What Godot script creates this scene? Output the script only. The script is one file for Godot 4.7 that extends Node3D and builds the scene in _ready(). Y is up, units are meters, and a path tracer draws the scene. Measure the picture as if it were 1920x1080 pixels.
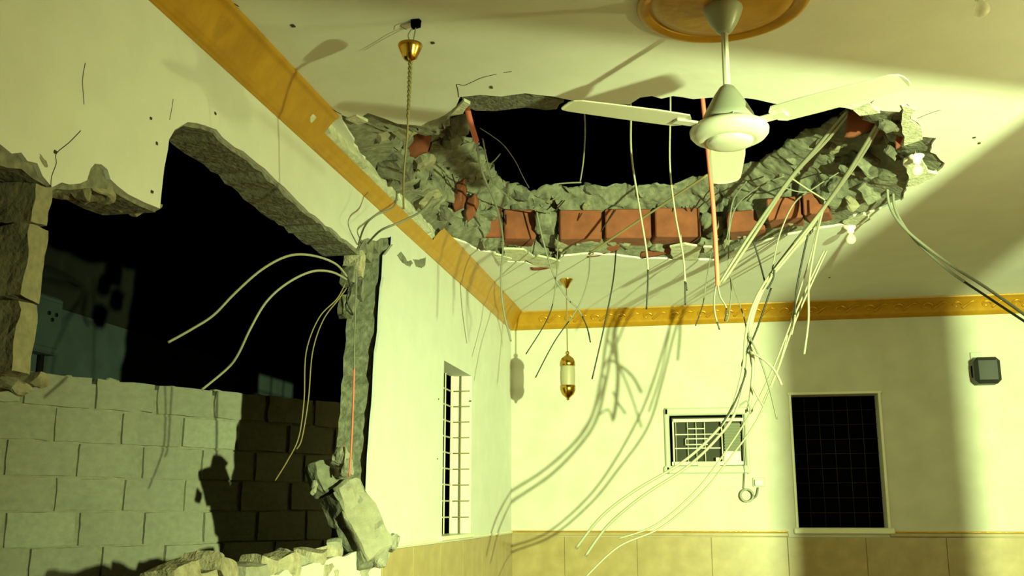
extends Node3D
# A room at night after a blast: a torn ceiling, a wall knocked open, one work light off to the right.

# ---- lens and room measures (metres) ----
const FOCAL := 1904.37
const EYE := Vector3(0, 1.45, 0)
const XL := -1.6927        # inner face of the left wall
const ZB := -9.0           # inner face of the back wall
const XR := 2.9
const ZN := 3.2
const YC := 3.195          # ceiling
const YB := 3.045          # lower edge of the cornice
const YD := 1.249          # dado line
const LAMP := Vector3(2.3, 1.62, -0.8)

var look: Basis
var rng := RandomNumberGenerator.new()
var wob := FastNoiseLite.new()
var M := {}
var used := {}

# ---------- naming ----------
func numbered(s: String) -> String:
	if not used.has(s):
		used[s] = 0
		return s
	used[s] += 1
	return "%s_%03d" % [s, used[s]]

func tag(o: Node, label: String, category := "", group := "", kind := ""):
	if label: o.set_meta("label", label)
	if category: o.set_meta("category", category)
	if group: o.set_meta("group", group)
	if kind: o.set_meta("kind", kind)
	return o

func thing(called: String, at: Vector3, label: String, category: String, group := "", kind := "") -> Node3D:
	var o := Node3D.new()
	o.name = numbered(called)
	add_child(o)
	o.position = at
	tag(o, label, category, group, kind)
	return o

# commit a SurfaceTool made in world coordinates as one named mesh under parent
func part(called: String, st: SurfaceTool, m: Material, parent: Node3D = null) -> MeshInstance3D:
	st.generate_normals()
	var mi := MeshInstance3D.new()
	mi.mesh = st.commit()
	mi.material_override = m
	return hang(called, mi, parent)

func hang(called: String, mi: MeshInstance3D, parent: Node3D = null) -> MeshInstance3D:
	if parent == null:
		mi.name = numbered(called)
		add_child(mi)
	else:
		mi.name = called
		parent.add_child(mi, true)
		mi.position -= origin_of(parent)
	mi.cast_shadow = GeometryInstance3D.SHADOW_CASTING_SETTING_ON
	return mi

func origin_of(n: Node3D) -> Vector3:
	var p := Vector3.ZERO
	var q: Node = n
	while q != self and q is Node3D:
		p += (q as Node3D).position
		q = q.get_parent()
	return p

# ---------- from the photograph to places ----------
func ray(px: float, py: float) -> Vector3:
	return look * Vector3((px - 960.0) / FOCAL, -(py - 540.0) / FOCAL, -1.0)
func at(px: float, py: float, d: float) -> Vector3:
	return EYE + ray(px, py) * d
func pc(px: float, py: float, h := 0.0) -> Vector3:      # on the ceiling, h above it
	var r := ray(px, py)
	return EYE + r * ((YC + h - EYE.y) / r.y)
func pl(px: float, py: float, dx := 0.0) -> Vector3:     # on the left wall
	var r := ray(px, py)
	return EYE + r * ((XL + dx) / r.x)
func pb(px: float, py: float, dz := 0.0) -> Vector3:     # on the back wall
	var r := ray(px, py)
	return EYE + r * ((ZB + dz) / r.z)

# ---------- shapes ----------
func begin(smooth := true) -> SurfaceTool:
	var st := SurfaceTool.new()
	st.begin(Mesh.PRIMITIVE_TRIANGLES)
	st.set_smooth_group(0 if smooth else -1)
	return st

func tri(st: SurfaceTool, a: Vector3, b: Vector3, c: Vector3, out: Vector3):
	if (b - a).cross(c - a).dot(out) > 0.0:
		var k := b
		b = c
		c = k
	st.add_vertex(a)
	st.add_vertex(b)
	st.add_vertex(c)

func quad(st: SurfaceTool, a: Vector3, b: Vector3, c: Vector3, d: Vector3, out: Vector3):
	tri(st, a, b, c, out)
	tri(st, a, c, d, out)

# a box with chamfered edges; u, v, w are its half axes
func bevel_box(st: SurfaceTool, c: Vector3, u: Vector3, v: Vector3, w: Vector3, ch := 0.004):
	var ax := [u, v, w]
	var f := []
	for i in 3:
		f.append(maxf(0.05, 1.0 - ch / ax[i].length()))
	for i in 3:
		var j := (i + 1) % 3
		var k := (i + 2) % 3
		for s in [-1.0, 1.0]:
			var o: Vector3 = ax[i] * s
			var p: Vector3 = ax[j] * f[j]
			var q: Vector3 = ax[k] * f[k]
			quad(st, c + o + p + q, c + o - p + q, c + o - p - q, c + o + p - q, o)
			for t in [-1.0, 1.0]:                           # chamfer between face i,s and face j,t
				var o2: Vector3 = ax[j] * t
				var a1: Vector3 = c + ax[i] * s + ax[j] * t * f[j]
				var a2: Vector3 = c + ax[i] * s * f[i] + ax[j] * t
				quad(st, a1 + q, a2 + q, a2 - q, a1 - q, o + o2)
	for sx in [-1.0, 1.0]:
		for sy in [-1.0, 1.0]:
			for sz in [-1.0, 1.0]:
				var a: Vector3 = c + u * sx + v * sy * f[1] + w * sz * f[2]
				var b: Vector3 = c + u * sx * f[0] + v * sy + w * sz * f[2]
				var e: Vector3 = c + u * sx * f[0] + v * sy * f[1] + w * sz
				tri(st, a, b, e, u * sx + v * sy + w * sz)

func bx(st: SurfaceTool, lo: Vector3, hi: Vector3, ch := 0.003):
	var h := (hi - lo) / 2.0
	bevel_box(st, (hi + lo) / 2.0, Vector3(absf(h.x), 0, 0), Vector3(0, absf(h.y), 0), Vector3(0, 0, absf(h.z)), ch)

func box_part(called: String, lo: Vector3, hi: Vector3, m: Material, parent: Node3D = null, ch := 0.003) -> MeshInstance3D:
	var st := begin(false)
	bx(st, lo, hi, ch)
	return part(called, st, m, parent)

# broken masonry: a subdivided box pushed about by noise
func rough_box(st: SurfaceTool, c: Vector3, u: Vector3, v: Vector3, w: Vector3, amp: float, n := 4, freq := 9.0, seed_off := 0.0, round_ := 0.12):
	var ax := [u, v, w]
	for i in 3:
		var j := (i + 1) % 3
		var k := (i + 2) % 3
		for s in [-1.0, 1.0]:
			var g := []
			for a in n + 1:
				var row := []
				for b in n + 1:
					var co := Vector3.ZERO
					co[i] = s
					co[j] = -1.0 + 2.0 * a / n
					co[k] = -1.0 + 2.0 * b / n
					var soft := co.normalized() * maxf(absf(co.x), maxf(absf(co.y), absf(co.z))) * 1.15
					co = co.lerp(soft, round_)
					var p: Vector3 = c + ax[0] * co.x + ax[1] * co.y + ax[2] * co.z
					var q := p * freq * 3.0 + Vector3(seed_off, -seed_off, seed_off * 0.7)
					p += Vector3(wob.get_noise_3dv(q * 10.0), wob.get_noise_3dv(q * 10.0 + Vector3(91, 7, 3)), wob.get_noise_3dv(q * 10.0 + Vector3(5, 55, 17))) * amp
					row.append(p)
				g.append(row)
			for a in n:
				for b in n:
					quad(st, g[a][b], g[a + 1][b], g[a + 1][b + 1], g[a][b + 1], ax[i] * s)

func curve(ctrl: Array, steps := 8) -> Array:
	var out := []
	var n := ctrl.size()
	for i in n - 1:
		var p0: Vector3 = ctrl[maxi(i - 1, 0)]
		var p1: Vector3 = ctrl[i]
		var p2: Vector3 = ctrl[i + 1]
		var p3: Vector3 = ctrl[mini(i + 2, n - 1)]
		for s in steps:
			out.append(p1.cubic_interpolate(p2, p0, p3, float(s) / steps))
	out.append(ctrl[n - 1])
	return out

func tube(st: SurfaceTool, pts: Array, r: float, sides := 7, taper := 1.0):
	var n := pts.size()
	var side := Vector3.ZERO
	var rings := []
	for i in n:
		var d: Vector3 = (pts[mini(i + 1, n - 1)] - pts[maxi(i - 1, 0)]).normalized()
		if side == Vector3.ZERO:
			side = d.cross(Vector3.UP if absf(d.y) < 0.9 else Vector3.RIGHT).normalized()
		side = (side - d * side.dot(d)).normalized()
		var up := d.cross(side)
		var rr := r * lerpf(1.0, taper, float(i) / maxi(n - 1, 1))
		var ring := []
		for k in sides:
			var a := TAU * k / sides
			ring.append(pts[i] + (side * cos(a) + up * sin(a)) * rr)
		rings.append(ring)
	for i in n - 1:
		for k in sides:
			var k2 := (k + 1) % sides
			var mid: Vector3 = (rings[i][k] + rings[i + 1][k2]) / 2.0 - (pts[i] + pts[i + 1]) / 2.0
			quad(st, rings[i][k], rings[i][k2], rings[i + 1][k2], rings[i + 1][k], mid)
	for e in [0, n - 1]:
		var o: Vector3 = pts[e] - pts[1 if e == 0 else n - 2]
		for k in range(1, sides - 1):
			tri(st, rings[e][0], rings[e][k], rings[e][k + 1], o)

# profile: [radius, height] pairs; the outside lies away from the axis
func lathe(st: SurfaceTool, base: Vector3, prof: Array, seg := 32):
	for i in prof.size() - 1:
		var r0: float = prof[i][0]
		var y0: float = prof[i][1]
		var r1: float = prof[i + 1][0]
		var y1: float = prof[i + 1][1]
		for k in seg:
			var a := TAU * k / seg
			var b := TAU * (k + 1) / seg
			var d0 := Vector3(cos(a), 0, sin(a))
			var d1 := Vector3(cos(b), 0, sin(b))
			var out := (d0 + d1) * (y0 - y1) + Vector3.UP * (r1 - r0) * 2.0   # profile runs from top to bottom on the outside
			var p := base + d0 * r0 + Vector3.UP * y0
			var q := base + d1 * r0 + Vector3.UP * y0
			var s := base + d1 * r1 + Vector3.UP * y1
			var t := base + d0 * r1 + Vector3.UP * y1
			if r0 > 0.0001: tri(st, p, q, s, out)
			if r1 > 0.0001: tri(st, p, s, t, out)

# polygons in a plane, drawn out to a thickness; put maps (u, v) to a place on the front face
func sheet(st: SurfaceTool, polys: Array, put: Callable, into: Vector3):
	for poly in polys:
		var idx := Geometry2D.triangulate_polygon(poly)
		if idx.is_empty():
			printerr("cannot fill a polygon of ", poly.size())
		for i in range(0, idx.size(), 3):
			var a: Vector3 = put.call(poly[idx[i]])
			var b: Vector3 = put.call(poly[idx[i + 1]])
			var c: Vector3 = put.call(poly[idx[i + 2]])
			tri(st, a, b, c, -into)
			tri(st, a + into, b + into, c + into, into)
		var cw := Geometry2D.is_polygon_clockwise(poly)
		for i in poly.size():
			var p: Vector2 = poly[i]
			var q: Vector2 = poly[(i + 1) % poly.size()]
			var n2 := Vector2(q.y - p.y, p.x - q.x) * (-1.0 if cw else 1.0)
			var a: Vector3 = put.call(p)
			var b: Vector3 = put.call(q)
			var o: Vector3 = put.call(p + n2) - put.call(p)
			quad(st, a, b, b + into, a + into, o)

func rect2(x0: float, y0: float, x1: float, y1: float) -> PackedVector2Array:
	return PackedVector2Array([Vector2(x0, y0), Vector2(x1, y0), Vector2(x1, y1), Vector2(x0, y1)])

func cut(polys: Array, hole: PackedVector2Array) -> Array:
	var out := []
	for p in polys:
		for q in Geometry2D.clip_polygons(p, hole):
			out.append(q)
	return out

# an outline with its edges torn: extra points, pushed sideways
func torn(pts: Array, step: float, amp: float) -> PackedVector2Array:
	var out := PackedVector2Array()
	for i in pts.size():
		var a: Vector2 = pts[i]
		var b: Vector2 = pts[(i + 1) % pts.size()]
		var n := maxi(1, int(a.distance_to(b) / step))
		var side := (b - a).orthogonal().normalized()
		for k in n:
			var p := a.lerp(b, float(k) / n)
			if k > 0: p += side * rng.randf_range(-amp, amp)
			out.append(p)
	return out

# ---------- materials ----------
func noise_tex(seed_: int, freq: float, lo: Color, hi: Color, mid := 0.5, octaves := 5, size := 512) -> NoiseTexture2D:
	var n := FastNoiseLite.new()
	n.seed = seed_
	n.frequency = freq
	n.noise_type = FastNoiseLite.TYPE_SIMPLEX_SMOOTH
	n.fractal_octaves = octaves
	var t := NoiseTexture2D.new()
	t.width = size
	t.height = size
	t.seamless = true
	t.noise = n
	var g := Gradient.new()
	g.set_color(0, lo)
	g.set_color(1, hi)
	g.add_point(mid, lo.lerp(hi, 0.5))
	t.color_ramp = g
	return t

func mat(called: String, c: Color, rough := 0.85, metal := 0.0) -> StandardMaterial3D:
	var m := StandardMaterial3D.new()
	m.resource_name = called
	m.albedo_color = c
	m.roughness = rough
	m.metallic = metal
	M[called] = m
	return m

# a mottled material: lo..hi colours over noise, with relief
func mottled(called: String, lo: Color, hi: Color, scale: float, rough := 0.9, relief := 0.0, relief_freq := 0.03, seed_ := 1, metal := 0.0, freq := 0.012) -> StandardMaterial3D:
	var m := mat(called, Color.WHITE, rough, metal)
	m.uv1_triplanar = true
	m.uv1_world_triplanar = true
	m.uv1_scale = Vector3.ONE * scale
	m.albedo_texture = noise_tex(seed_, freq, lo, hi)
	if relief > 0.0:
		m.heightmap_enabled = true
		m.heightmap_scale = relief
		m.heightmap_texture = noise_tex(seed_ + 40, relief_freq, Color.BLACK, Color.WHITE)
	return m

func make_materials():
	mottled("wall_paint", Color(0.795, 0.795, 0.765), Color(0.83, 0.83, 0.80), 0.55, 0.75, 0.1, 0.05, 3)
	mottled("ceiling_paint", Color(0.84, 0.84, 0.81), Color(0.87, 0.87, 0.845), 0.5, 0.85, 0.08, 0.06, 5)
	mottled("back_paint", Color(0.75, 0.74, 0.68), Color(0.81, 0.80, 0.745), 0.45, 0.75, 0.08, 0.05, 7)
	mottled("bare_plaster", Color(0.66, 0.65, 0.57), Color(0.86, 0.86, 0.78), 2.4, 0.95, 0.3, 0.04, 9)
	mottled("concrete", Color(0.34, 0.34, 0.29), Color(0.56, 0.56, 0.48), 1.7, 0.95, 0.45, 0.035, 11, 0.0, 0.02)
	mottled("dark_concrete", Color(0.27, 0.26, 0.22), Color(0.46, 0.45, 0.39), 2.2, 0.95, 0.5, 0.04, 12, 0.0, 0.02)
	mottled("block", Color(0.54, 0.53, 0.47), Color(0.63, 0.62, 0.55), 1.6, 0.95, 0.25, 0.06, 13, 0.0, 0.02)
	mottled("block_pale", Color(0.57, 0.57, 0.50), Color(0.66, 0.65, 0.58), 1.9, 0.95, 0.25, 0.06, 14, 0.0, 0.02)
	mottled("mortar", Color(0.52, 0.51, 0.44), Color(0.64, 0.62, 0.54), 3.0, 0.95, 0.3, 0.06, 15)
	mottled("rubble", Color(0.55, 0.52, 0.43), Color(0.80, 0.77, 0.66), 2.8, 0.95, 0.4, 0.05, 17)
	mottled("clay", Color(0.43, 0.23, 0.15), Color(0.56, 0.31, 0.21), 1.1, 0.9, 0.12, 0.05, 19)
	mottled("gold_paint", Color(0.66, 0.47, 0.06), Color(0.74, 0.55, 0.11), 1.4, 0.42, 0.12, 0.03, 21, 0.15)
	mottled("ochre_paint", Color(0.62, 0.52, 0.36), Color(0.68, 0.58, 0.42), 0.5, 0.8, 0.0, 0.03, 37)
	mottled("tile", Color(0.58, 0.50, 0.32), Color(0.66, 0.58, 0.40), 0.9, 0.35, 0.0, 0.03, 23)
	mottled("carpet", Color(0.30, 0.13, 0.05), Color(0.38, 0.18, 0.08), 3.0, 1.0, 0.6, 0.1, 25)
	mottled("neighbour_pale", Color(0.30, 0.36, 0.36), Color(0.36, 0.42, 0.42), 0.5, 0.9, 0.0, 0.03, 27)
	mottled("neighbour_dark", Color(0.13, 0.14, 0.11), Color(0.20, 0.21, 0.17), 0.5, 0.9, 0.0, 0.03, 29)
	mottled("earth", Color(0.22, 0.19, 0.14), Color(0.32, 0.28, 0.21), 0.8, 1.0, 1.0, 0.05, 31)
	mottled("old_block", Color(0.46, 0.44, 0.36), Color(0.60, 0.57, 0.47), 2.4, 0.95, 0.18, 0.05, 33, 0.0, 0.02)
	mottled("gilt", Color(0.70, 0.50, 0.12), Color(0.86, 0.66, 0.24), 1.4, 0.28, 0.1, 0.03, 35, 0.5)
	mat("fan_white", Color(0.86, 0.86, 0.80), 0.3)
	mat("fan_grey", Color(0.62, 0.64, 0.58), 0.35)
	mat("fan_dark", Color(0.20, 0.19, 0.15), 0.5)
	mat("brass", Color(0.78, 0.62, 0.27), 0.2, 1.0)
	mat("cord", Color(0.52, 0.47, 0.32), 0.6)
	mat("wire_pale", Color(0.60, 0.59, 0.51), 0.5)
	mat("wire_grey", Color(0.46, 0.46, 0.40), 0.55)
	mat("wire_dark", Color(0.10, 0.10, 0.08), 0.55)
	mat("pink", Color(0.80, 0.42, 0.34), 0.6)
	mat("steel", Color(0.20, 0.14, 0.10), 0.75, 0.3)
	mat("cream_enamel", Color(0.86, 0.85, 0.76), 0.35)
	mat("ac_board", Color(0.74, 0.76, 0.68), 0.6)
	mat("ac_dark", Color(0.20, 0.20, 0.15), 0.8)
	mat("ac_vent", Color(0.46, 0.47, 0.38), 0.7)
	mat("speaker", Color(0.11, 0.12, 0.10), 0.5)
	mat("crack", Color(0.22, 0.20, 0.15), 1.0)
	mat("porcelain", Color(0.90, 0.90, 0.86), 0.25)
	mat("soot", Color(0.02, 0.02, 0.018), 1.0).metallic_specular = 0.0
	var g := mat("frosted", Color(0.66, 0.62, 0.50, 0.8), 0.4)
	g.transparency = BaseMaterial3D.TRANSPARENCY_ALPHA
	var b := mat("bulb_glass", Color(0.95, 0.95, 0.9, 0.35), 0.05)
	b.transparency = BaseMaterial3D.TRANSPARENCY_ALPHA
	var e := mat("lamp_lens", Color(1, 1, 0.9), 0.3)
	e.emission_enabled = true
	e.emission = Color(1.0, 1.0, 0.85)
	e.emission_energy_multiplier = 4.0

# ---------- the scene ----------
func _ready():
	rng.seed = 20240
	wob.seed = 5
	wob.frequency = 0.05
	wob.fractal_octaves = 3
	look = Basis.from_euler(Vector3(0.214353, 0.1851, -0.001385))
	var cam := Camera3D.new()
	cam.name = "camera"
	cam.fov = 31.6623
	cam.near = 0.05
	cam.far = 100.0
	cam.transform = Transform3D(look, EYE)
	add_child(cam)
	cam.current = true
	var we := WorldEnvironment.new()
	we.name = "night"
	var env := Environment.new()
	env.background_mode = Environment.BG_COLOR
	env.background_color = Color(0.0, 0.0, 0.0)
	env.tonemap_mode = Environment.TONE_MAPPER_LINEAR
	env.tonemap_exposure = 1.0
	env.sdfgi_enabled = true
	env.ssao_enabled = true
	env.ssil_enabled = true
	we.environment = env
	add_child(we)
	make_materials()
	work_light()
	wall_lamp()
	shell()
	left_wall()
	ceiling()
	cornices()
	dado()
	back_wall()
	outside()
	fan()
	hanging_lamps()
	wall_things()
	rubble()
	wires()

func work_light():
	var t := thing("work_light", Vector3(LAMP.x, 0, LAMP.z), "torch lamp on a tripod shining into the damaged room", "lamp")
	var aim := Vector3(-sin(deg_to_rad(13.5)), -0.165, -cos(deg_to_rad(13.5))).normalized()
	var st := begin()
	tube(st, [LAMP - aim * 0.16, LAMP - aim * 0.02], 0.022, 16)
	tube(st, [LAMP - aim * 0.05, LAMP - aim * 0.012], 0.03, 16)
	part("torch_body", st, M.speaker, t)
	st = begin()
	tube(st, [LAMP - aim * 0.012, LAMP - aim * 0.009], 0.02, 16)
	part("lens", st, M.lamp_lens, t)
	st = begin()
	tube(st, [Vector3(LAMP.x, 0.55, LAMP.z) - aim * 0.1, LAMP - aim * 0.1 - Vector3(0, 0.02, 0)], 0.012, 10)
	part("pole", st, M.speaker, t)
	for k in 3:
		var a := TAU * k / 3.0
		st = begin()
		tube(st, [Vector3(LAMP.x, 0.6, LAMP.z) - aim * 0.1, Vector3(LAMP.x + cos(a) * 0.35, 0.01, LAMP.z + sin(a) * 0.35) - aim * 0.1], 0.009, 8)
		part("leg", st, M.speaker, t)
	# a torch throws a hot spot and a wide spill; both leave from the lens
	for beam in [["torch_spot", 46.0, 100.0], ["torch_spill", 73.0, 36.0]]:
		var s := SpotLight3D.new()
		s.name = beam[0]
		t.add_child(s)
		s.look_at_from_position(LAMP, LAMP + aim)
		s.light_color = Color(0.895, 1.0, 0.685)
		s.light_energy = beam[2]
		s.spot_angle = beam[1]
		s.spot_angle_attenuation = 1.0
		s.spot_range = 30.0
		s.spot_attenuation = 2.0
		s.light_size = 0.036
		s.shadow_enabled = true

# the lamp on the right wall, out of the picture: it lights the near ceiling that the torch does not reach
func wall_lamp():
	var p := Vector3(XR - 0.12, YC - 0.85, -3.5)
	var t := thing("wall_lamp", p + Vector3(0.12, -0.1, 0), "small bulb on a bracket on the right wall", "wall lamp")
	box_part("back_plate", p + Vector3(0.10, -0.07, -0.05), p + Vector3(0.12, 0.07, 0.05), M.cream_enamel, t)
	var st := begin()
	tube(st, curve([p + Vector3(0.11, -0.04, 0), p + Vector3(0.05, -0.075, 0), p + Vector3(0, -0.05, 0)], 6), 0.008, 8)
	part("arm", st, M.brass, t)
	st = begin()
	lathe(st, p, [[0.0, 0.04], [0.022, 0.034], [0.034, 0.012], [0.034, -0.008], [0.022, -0.030], [0.014, -0.05], [0.0, -0.05]], 20)
	part("bulb", st, M.lamp_lens, t)
	var o := OmniLight3D.new()
	o.name = "wall_lamp_glow"
	t.add_child(o)
	o.position = p - t.position
	o.light_color = Color(0.93, 1.0, 0.70)
	o.light_energy = 2.5
	o.light_size = 0.034
	o.omni_range = 20.0
	o.omni_attenuation = 2.0
	o.shadow_enabled = true

func shell():
	tag(box_part("floor", Vector3(XL - 0.2, -0.2, ZB - 0.2), Vector3(XR + 0.2, 0, ZN + 0.2), M.carpet), "brown carpeted floor of the room", "floor", "", "structure")
	tag(box_part("wall_right", Vector3(XR, 0, ZB), Vector3(XR + 0.2, YC + 0.4, ZN), M.ochre_paint), "ochre painted right wall of the room", "wall", "", "structure")
	tag(box_part("wall_near", Vector3(XL - 0.2, 0, ZN), Vector3(XR + 0.2, YC + 0.4, ZN + 0.2), M.ochre_paint), "ochre painted wall behind the camera", "wall", "", "structure")
	# the screen wall between the entrance and the room: a head at door height, and one post
	var n := Vector3(-0.438, 0, -0.899)
	var along := Vector3(-0.899, 0, 0.438)
	var foot := Vector3(LAMP.x, 0, LAMP.z)
	var t := thing("wall_partition", foot + n, "ochre partition with a wide opening and one post at the entrance", "wall", "", "structure")
	var st := begin(false)
	var far := 1.45
	var y0 := LAMP.y + far * 0.428
	var c := foot + n * (far - 0.1)
	bevel_box(st, Vector3(c.x, (y0 + YC) / 2.0, c.z) + along * 1.2, along * 2.6, Vector3(0, (YC - y0) / 2.0, 0), n * 0.1, 0.002)
	part("lintel", st, M.ochre_paint, t)
	# the post covers the directions from the lamp between -0.037 and -0.205 (x over depth)
	var a := foot + Vector3(-0.037, 0, -1.0) * (far / (Vector3(-0.037, 0, -1.0).dot(n)))
	var b := foot + Vector3(-0.205, 0, -1.0) * (far / (Vector3(-0.205, 0, -1.0).dot(n)))
	var mid := (a + b) / 2.0
	st = begin(false)
	bevel_box(st, Vector3(mid.x, y0 / 2.0, mid.z) - n * 0.04, (b - a) / 2.0, Vector3(0, y0 / 2.0, 0), n * 0.04, 0.002)
	part("post", st, M.ochre_paint, t)

func z_y(p: Vector3) -> Vector2:
	return Vector2(p.z, p.y)

func to2(list: Array, f: Callable) -> Array:
	var o := []
	for q in list:
		o.append(f.call(q))
	return o

func left_wall():
	var wall := thing("wall_left", Vector3(XL, 0, -4), "cream left wall with a large hole broken through it", "wall", "", "structure")
	var on := func(q): return z_y(pl(q[0], q[1]))
	# hole in the plaster, clockwise in the picture from the left
	var top := [[98, 351], [116, 342], [130, 346], [150, 344], [163, 338], [170, 316], [178, 307], [190, 308], [202, 318], [207, 336], [222, 350], [240, 364], [270, 379], [300, 391], [303, 360], [308, 315], [315, 280], [317, 262], [328, 243], [352, 229], [384, 235], [406, 243], [418, 258], [440, 276], [472, 297], [520, 340], [560, 379], [600, 413], [640, 446], [668, 466], [676, 452], [690, 446], [706, 452], [722, 446], [738, 440], [737, 458], [722, 478], [720, 520], [715, 560], [712, 620], [706, 660], [704, 700], [701, 760], [696, 820], [692, 880], [690, 930], [700, 990], [742, 1022]]
	var hole := to2(top, on)
	var sill_y := YD
	hole.append_array([Vector2(-4.9, sill_y), Vector2(-4.4, sill_y - 0.03), Vector2(-3.9, sill_y - 0.05), Vector2(-3.3, sill_y - 0.06), Vector2(-2.9, sill_y - 0.1), Vector2(-1.85, sill_y - 0.1), Vector2(-1.85, 2.33)])
	hole.append_array(to2([[0, 270], [22, 288], [40, 286], [52, 302], [70, 306], [80, 330]], on))
	var hp := torn(hole, 0.06, 0.008)
	var win := rect2(-7.40, YD - 0.0 + 0.03, -6.56, 1.45 + 0.975)
	var put := func(p: Vector2): return Vector3(XL, p.y, p.x)
	var rects := [rect2(ZB, 0, -7.0, YC), rect2(-7.0, 0, -3.6, YC), rect2(-3.6, 0, ZN, YC)]
	var st := begin(false)
	sheet(st, cut(cut(rects, hp), win), put, Vector3(-0.015, 0, 0))
	part("plaster", st, M.wall_paint, wall)
	# masonry core behind it
	var core := []
	for q in [[98, 352], [116, 346], [140, 348], [170, 345], [205, 345], [222, 352]] + top.slice(12, 30):
		core.append(on.call(q) + Vector2(0, -0.012))
	core.append_array([Vector2(-4.86, 2.735), Vector2(-5.0, 2.78), Vector2(-5.15, 2.86), Vector2(-5.24, 2.84), Vector2(-5.225, 2.6), Vector2(-5.17, 2.2), Vector2(-5.10, 1.6), Vector2(-5.08, YD - 0.02), Vector2(-4.4, sill_y - 0.05), Vector2(-3.6, sill_y - 0.07), Vector2(-2.9, sill_y - 0.12), Vector2(-1.86, sill_y - 0.12), Vector2(-1.86, 2.30), Vector2(-2.33, 2.30)])
	var cp := torn(core, 0.05, 0.012)
	st = begin(false)
	var put2 := func(p: Vector2): return Vector3(XL - 0.0155, p.y, p.x)
	rects = [rect2(-5.0, 0, -3.6, YC), rect2(-3.6, 0, ZN, YC)]
	sheet(st, cut(rects, cp), put2, Vector3(-0.185, 0, 0))
	part("masonry", st, M.concrete, wall)
	# the column and the wall beyond it stand a finger's breadth behind the loosened plaster
	st = begin(false)
	var put3 := func(p: Vector2): return Vector3(XL - 0.042, p.y, p.x)
	sheet(st, cut([rect2(-6.0, 0, -5.0, YC)], cp), put3, Vector3(-0.158, 0, 0))
	part("column", st, M.concrete, wall)
	st = begin(false)
	var put4 := func(p: Vector2): return Vector3(XL - 0.0155, p.y, p.x)
	sheet(st, cut([rect2(ZB, 0, -7.0, YC), rect2(-7.0, 0, -6.0, YC)], win), put4, Vector3(-0.145, 0, 0))
	part("infill", st, M.wall_paint, wall)
	# mortar lumps at the head of the column
	for q in [[664, 497, 0.05], [655, 520, 0.04], [668, 545, 0.04], [650, 575, 0.045], [680, 470, 0.05], [715, 470, 0.04], [740, 452, 0.03]]:
		st = begin(false)
		var c := pl(q[0], q[1], -0.06)
		rough_box(st, c, Vector3(q[2], 0, 0.01), Vector3(0.01, q[2] * 1.1, 0), Vector3(0, 0.01, q[2] * 0.7), 0.02, 3, 4.0, q[0])
		part("mortar_lump", st, M.rubble if q[1] == 497 else M.concrete, wall)
	# a stump of a block pier at the near end of the hole; its broken end faces the room's entrance
	var y := 2.30
	for k in 3:
		var h: float = [0.12, 0.20, 0.20][k]
		var z1: float = -2.345 + [0.0, 0.006, 0.02][k]
		st = begin(false)
		rough_box(st, Vector3(XL - 0.11, y - h / 2.0, z1 + 0.035), Vector3(0.105, 0, 0), Vector3(0, h / 2.0 - 0.004, 0), Vector3(0, 0, 0.035), 0.014, 8, 4.0, k * 3.7, 0.05)
		part("concrete_block", st, M.old_block, wall)
		y -= h
	# broken block bits under the plaster edge
	for q in [[188, 322, 0.050, 0.055], [135, 352, 0.06, 0.02], [225, 366, 0.07, 0.018], [262, 382, 0.06, 0.012], [165, 354, 0.07, 0.022], [30, 305, 0.05, 0.035], [70, 330, 0.02, 0.02], [8, 290, 0.05, 0.035], [84, 348, 0.02, 0.02], [10, 722, 0.03, 0.02], [40, 716, 0.03, 0.015]]:
		st = begin(false)
		var c := pl(q[0], q[1], -0.075)
		rough_box(st, c, Vector3(0.058, 0, 0), Vector3(0.01, q[3], 0), Vector3(0, 0.006, q[2]), 0.03, 5, 5.0, q[0] * 0.1, 0.55)
		part("broken_block", st, M.old_block, wall)
	# flakes where the paint came away, right of the column
	for l in [[[744, 478], [752, 472], [758, 480], [763, 490], [770, 488], [774, 494], [767, 500], [757, 494], [750, 488]], [[774, 486], [785, 488], [798, 482], [797, 497], [790, 503], [780, 500]]]:
		st = begin(false)
		var put6 := func(p: Vector2): return Vector3(XL + 0.0015, p.y, p.x)
		sheet(st, [torn(to2(l, on), 0.02, 0.004)], put6, Vector3(-0.003, 0, 0))
		part("bare_patch", st, M.concrete, wall)
	# hairline cracks in the plaster
	for l in [[[150, 245], [130, 268], [106, 288], [104, 306], [98, 330], [94, 350]], [[158, 118], [155, 150], [156, 180], [159, 196]], [[326, 186], [322, 205], [318, 225]], [[672, 470], [674, 462], [680, 452]]]:
		var pts := []
		for q in l:
			pts.append(pl(q[0] + rng.randf_range(-2, 2), q[1], -0.0005))
		st = begin()
		tube(st, curve(pts, 3), 0.0018, 5)
		part("crack", st, M.crack, wall)
	for q in [[294, 269], [104, 285], [403, 213], [284, 360], [282, 222], [822, 748], [820, 860], [883, 752]]:
		st = begin(false)
		rough_box(st, pl(q[0], q[1], 0.0), Vector3(0.003, 0, 0), Vector3(0, 0.005, 0), Vector3(0, 0, 0.006), 0.004, 2, 9.0, q[0], 0.4)
		part("chip", st, M.crack, wall)
	left_window()

func grille(t: Node3D, o: Vector3, u: Vector3, v: Vector3, nu: int, nv: int, r: float, m: Material, skip := true):
	# bars across a rectangle with corner o and edges u, v
	for k in range(1, nu):
		var st := begin()
		tube(st, [o + u * (float(k) / nu), o + u * (float(k) / nu) + v], r, 6)
		part("upright_bar", st, m, t)
	for k in range(1, nv):
		var st := begin()
		tube(st, [o + v * (float(k) / nv), o + v * (float(k) / nv) + u], r, 6)
		part("cross_bar", st, m, t)

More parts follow.
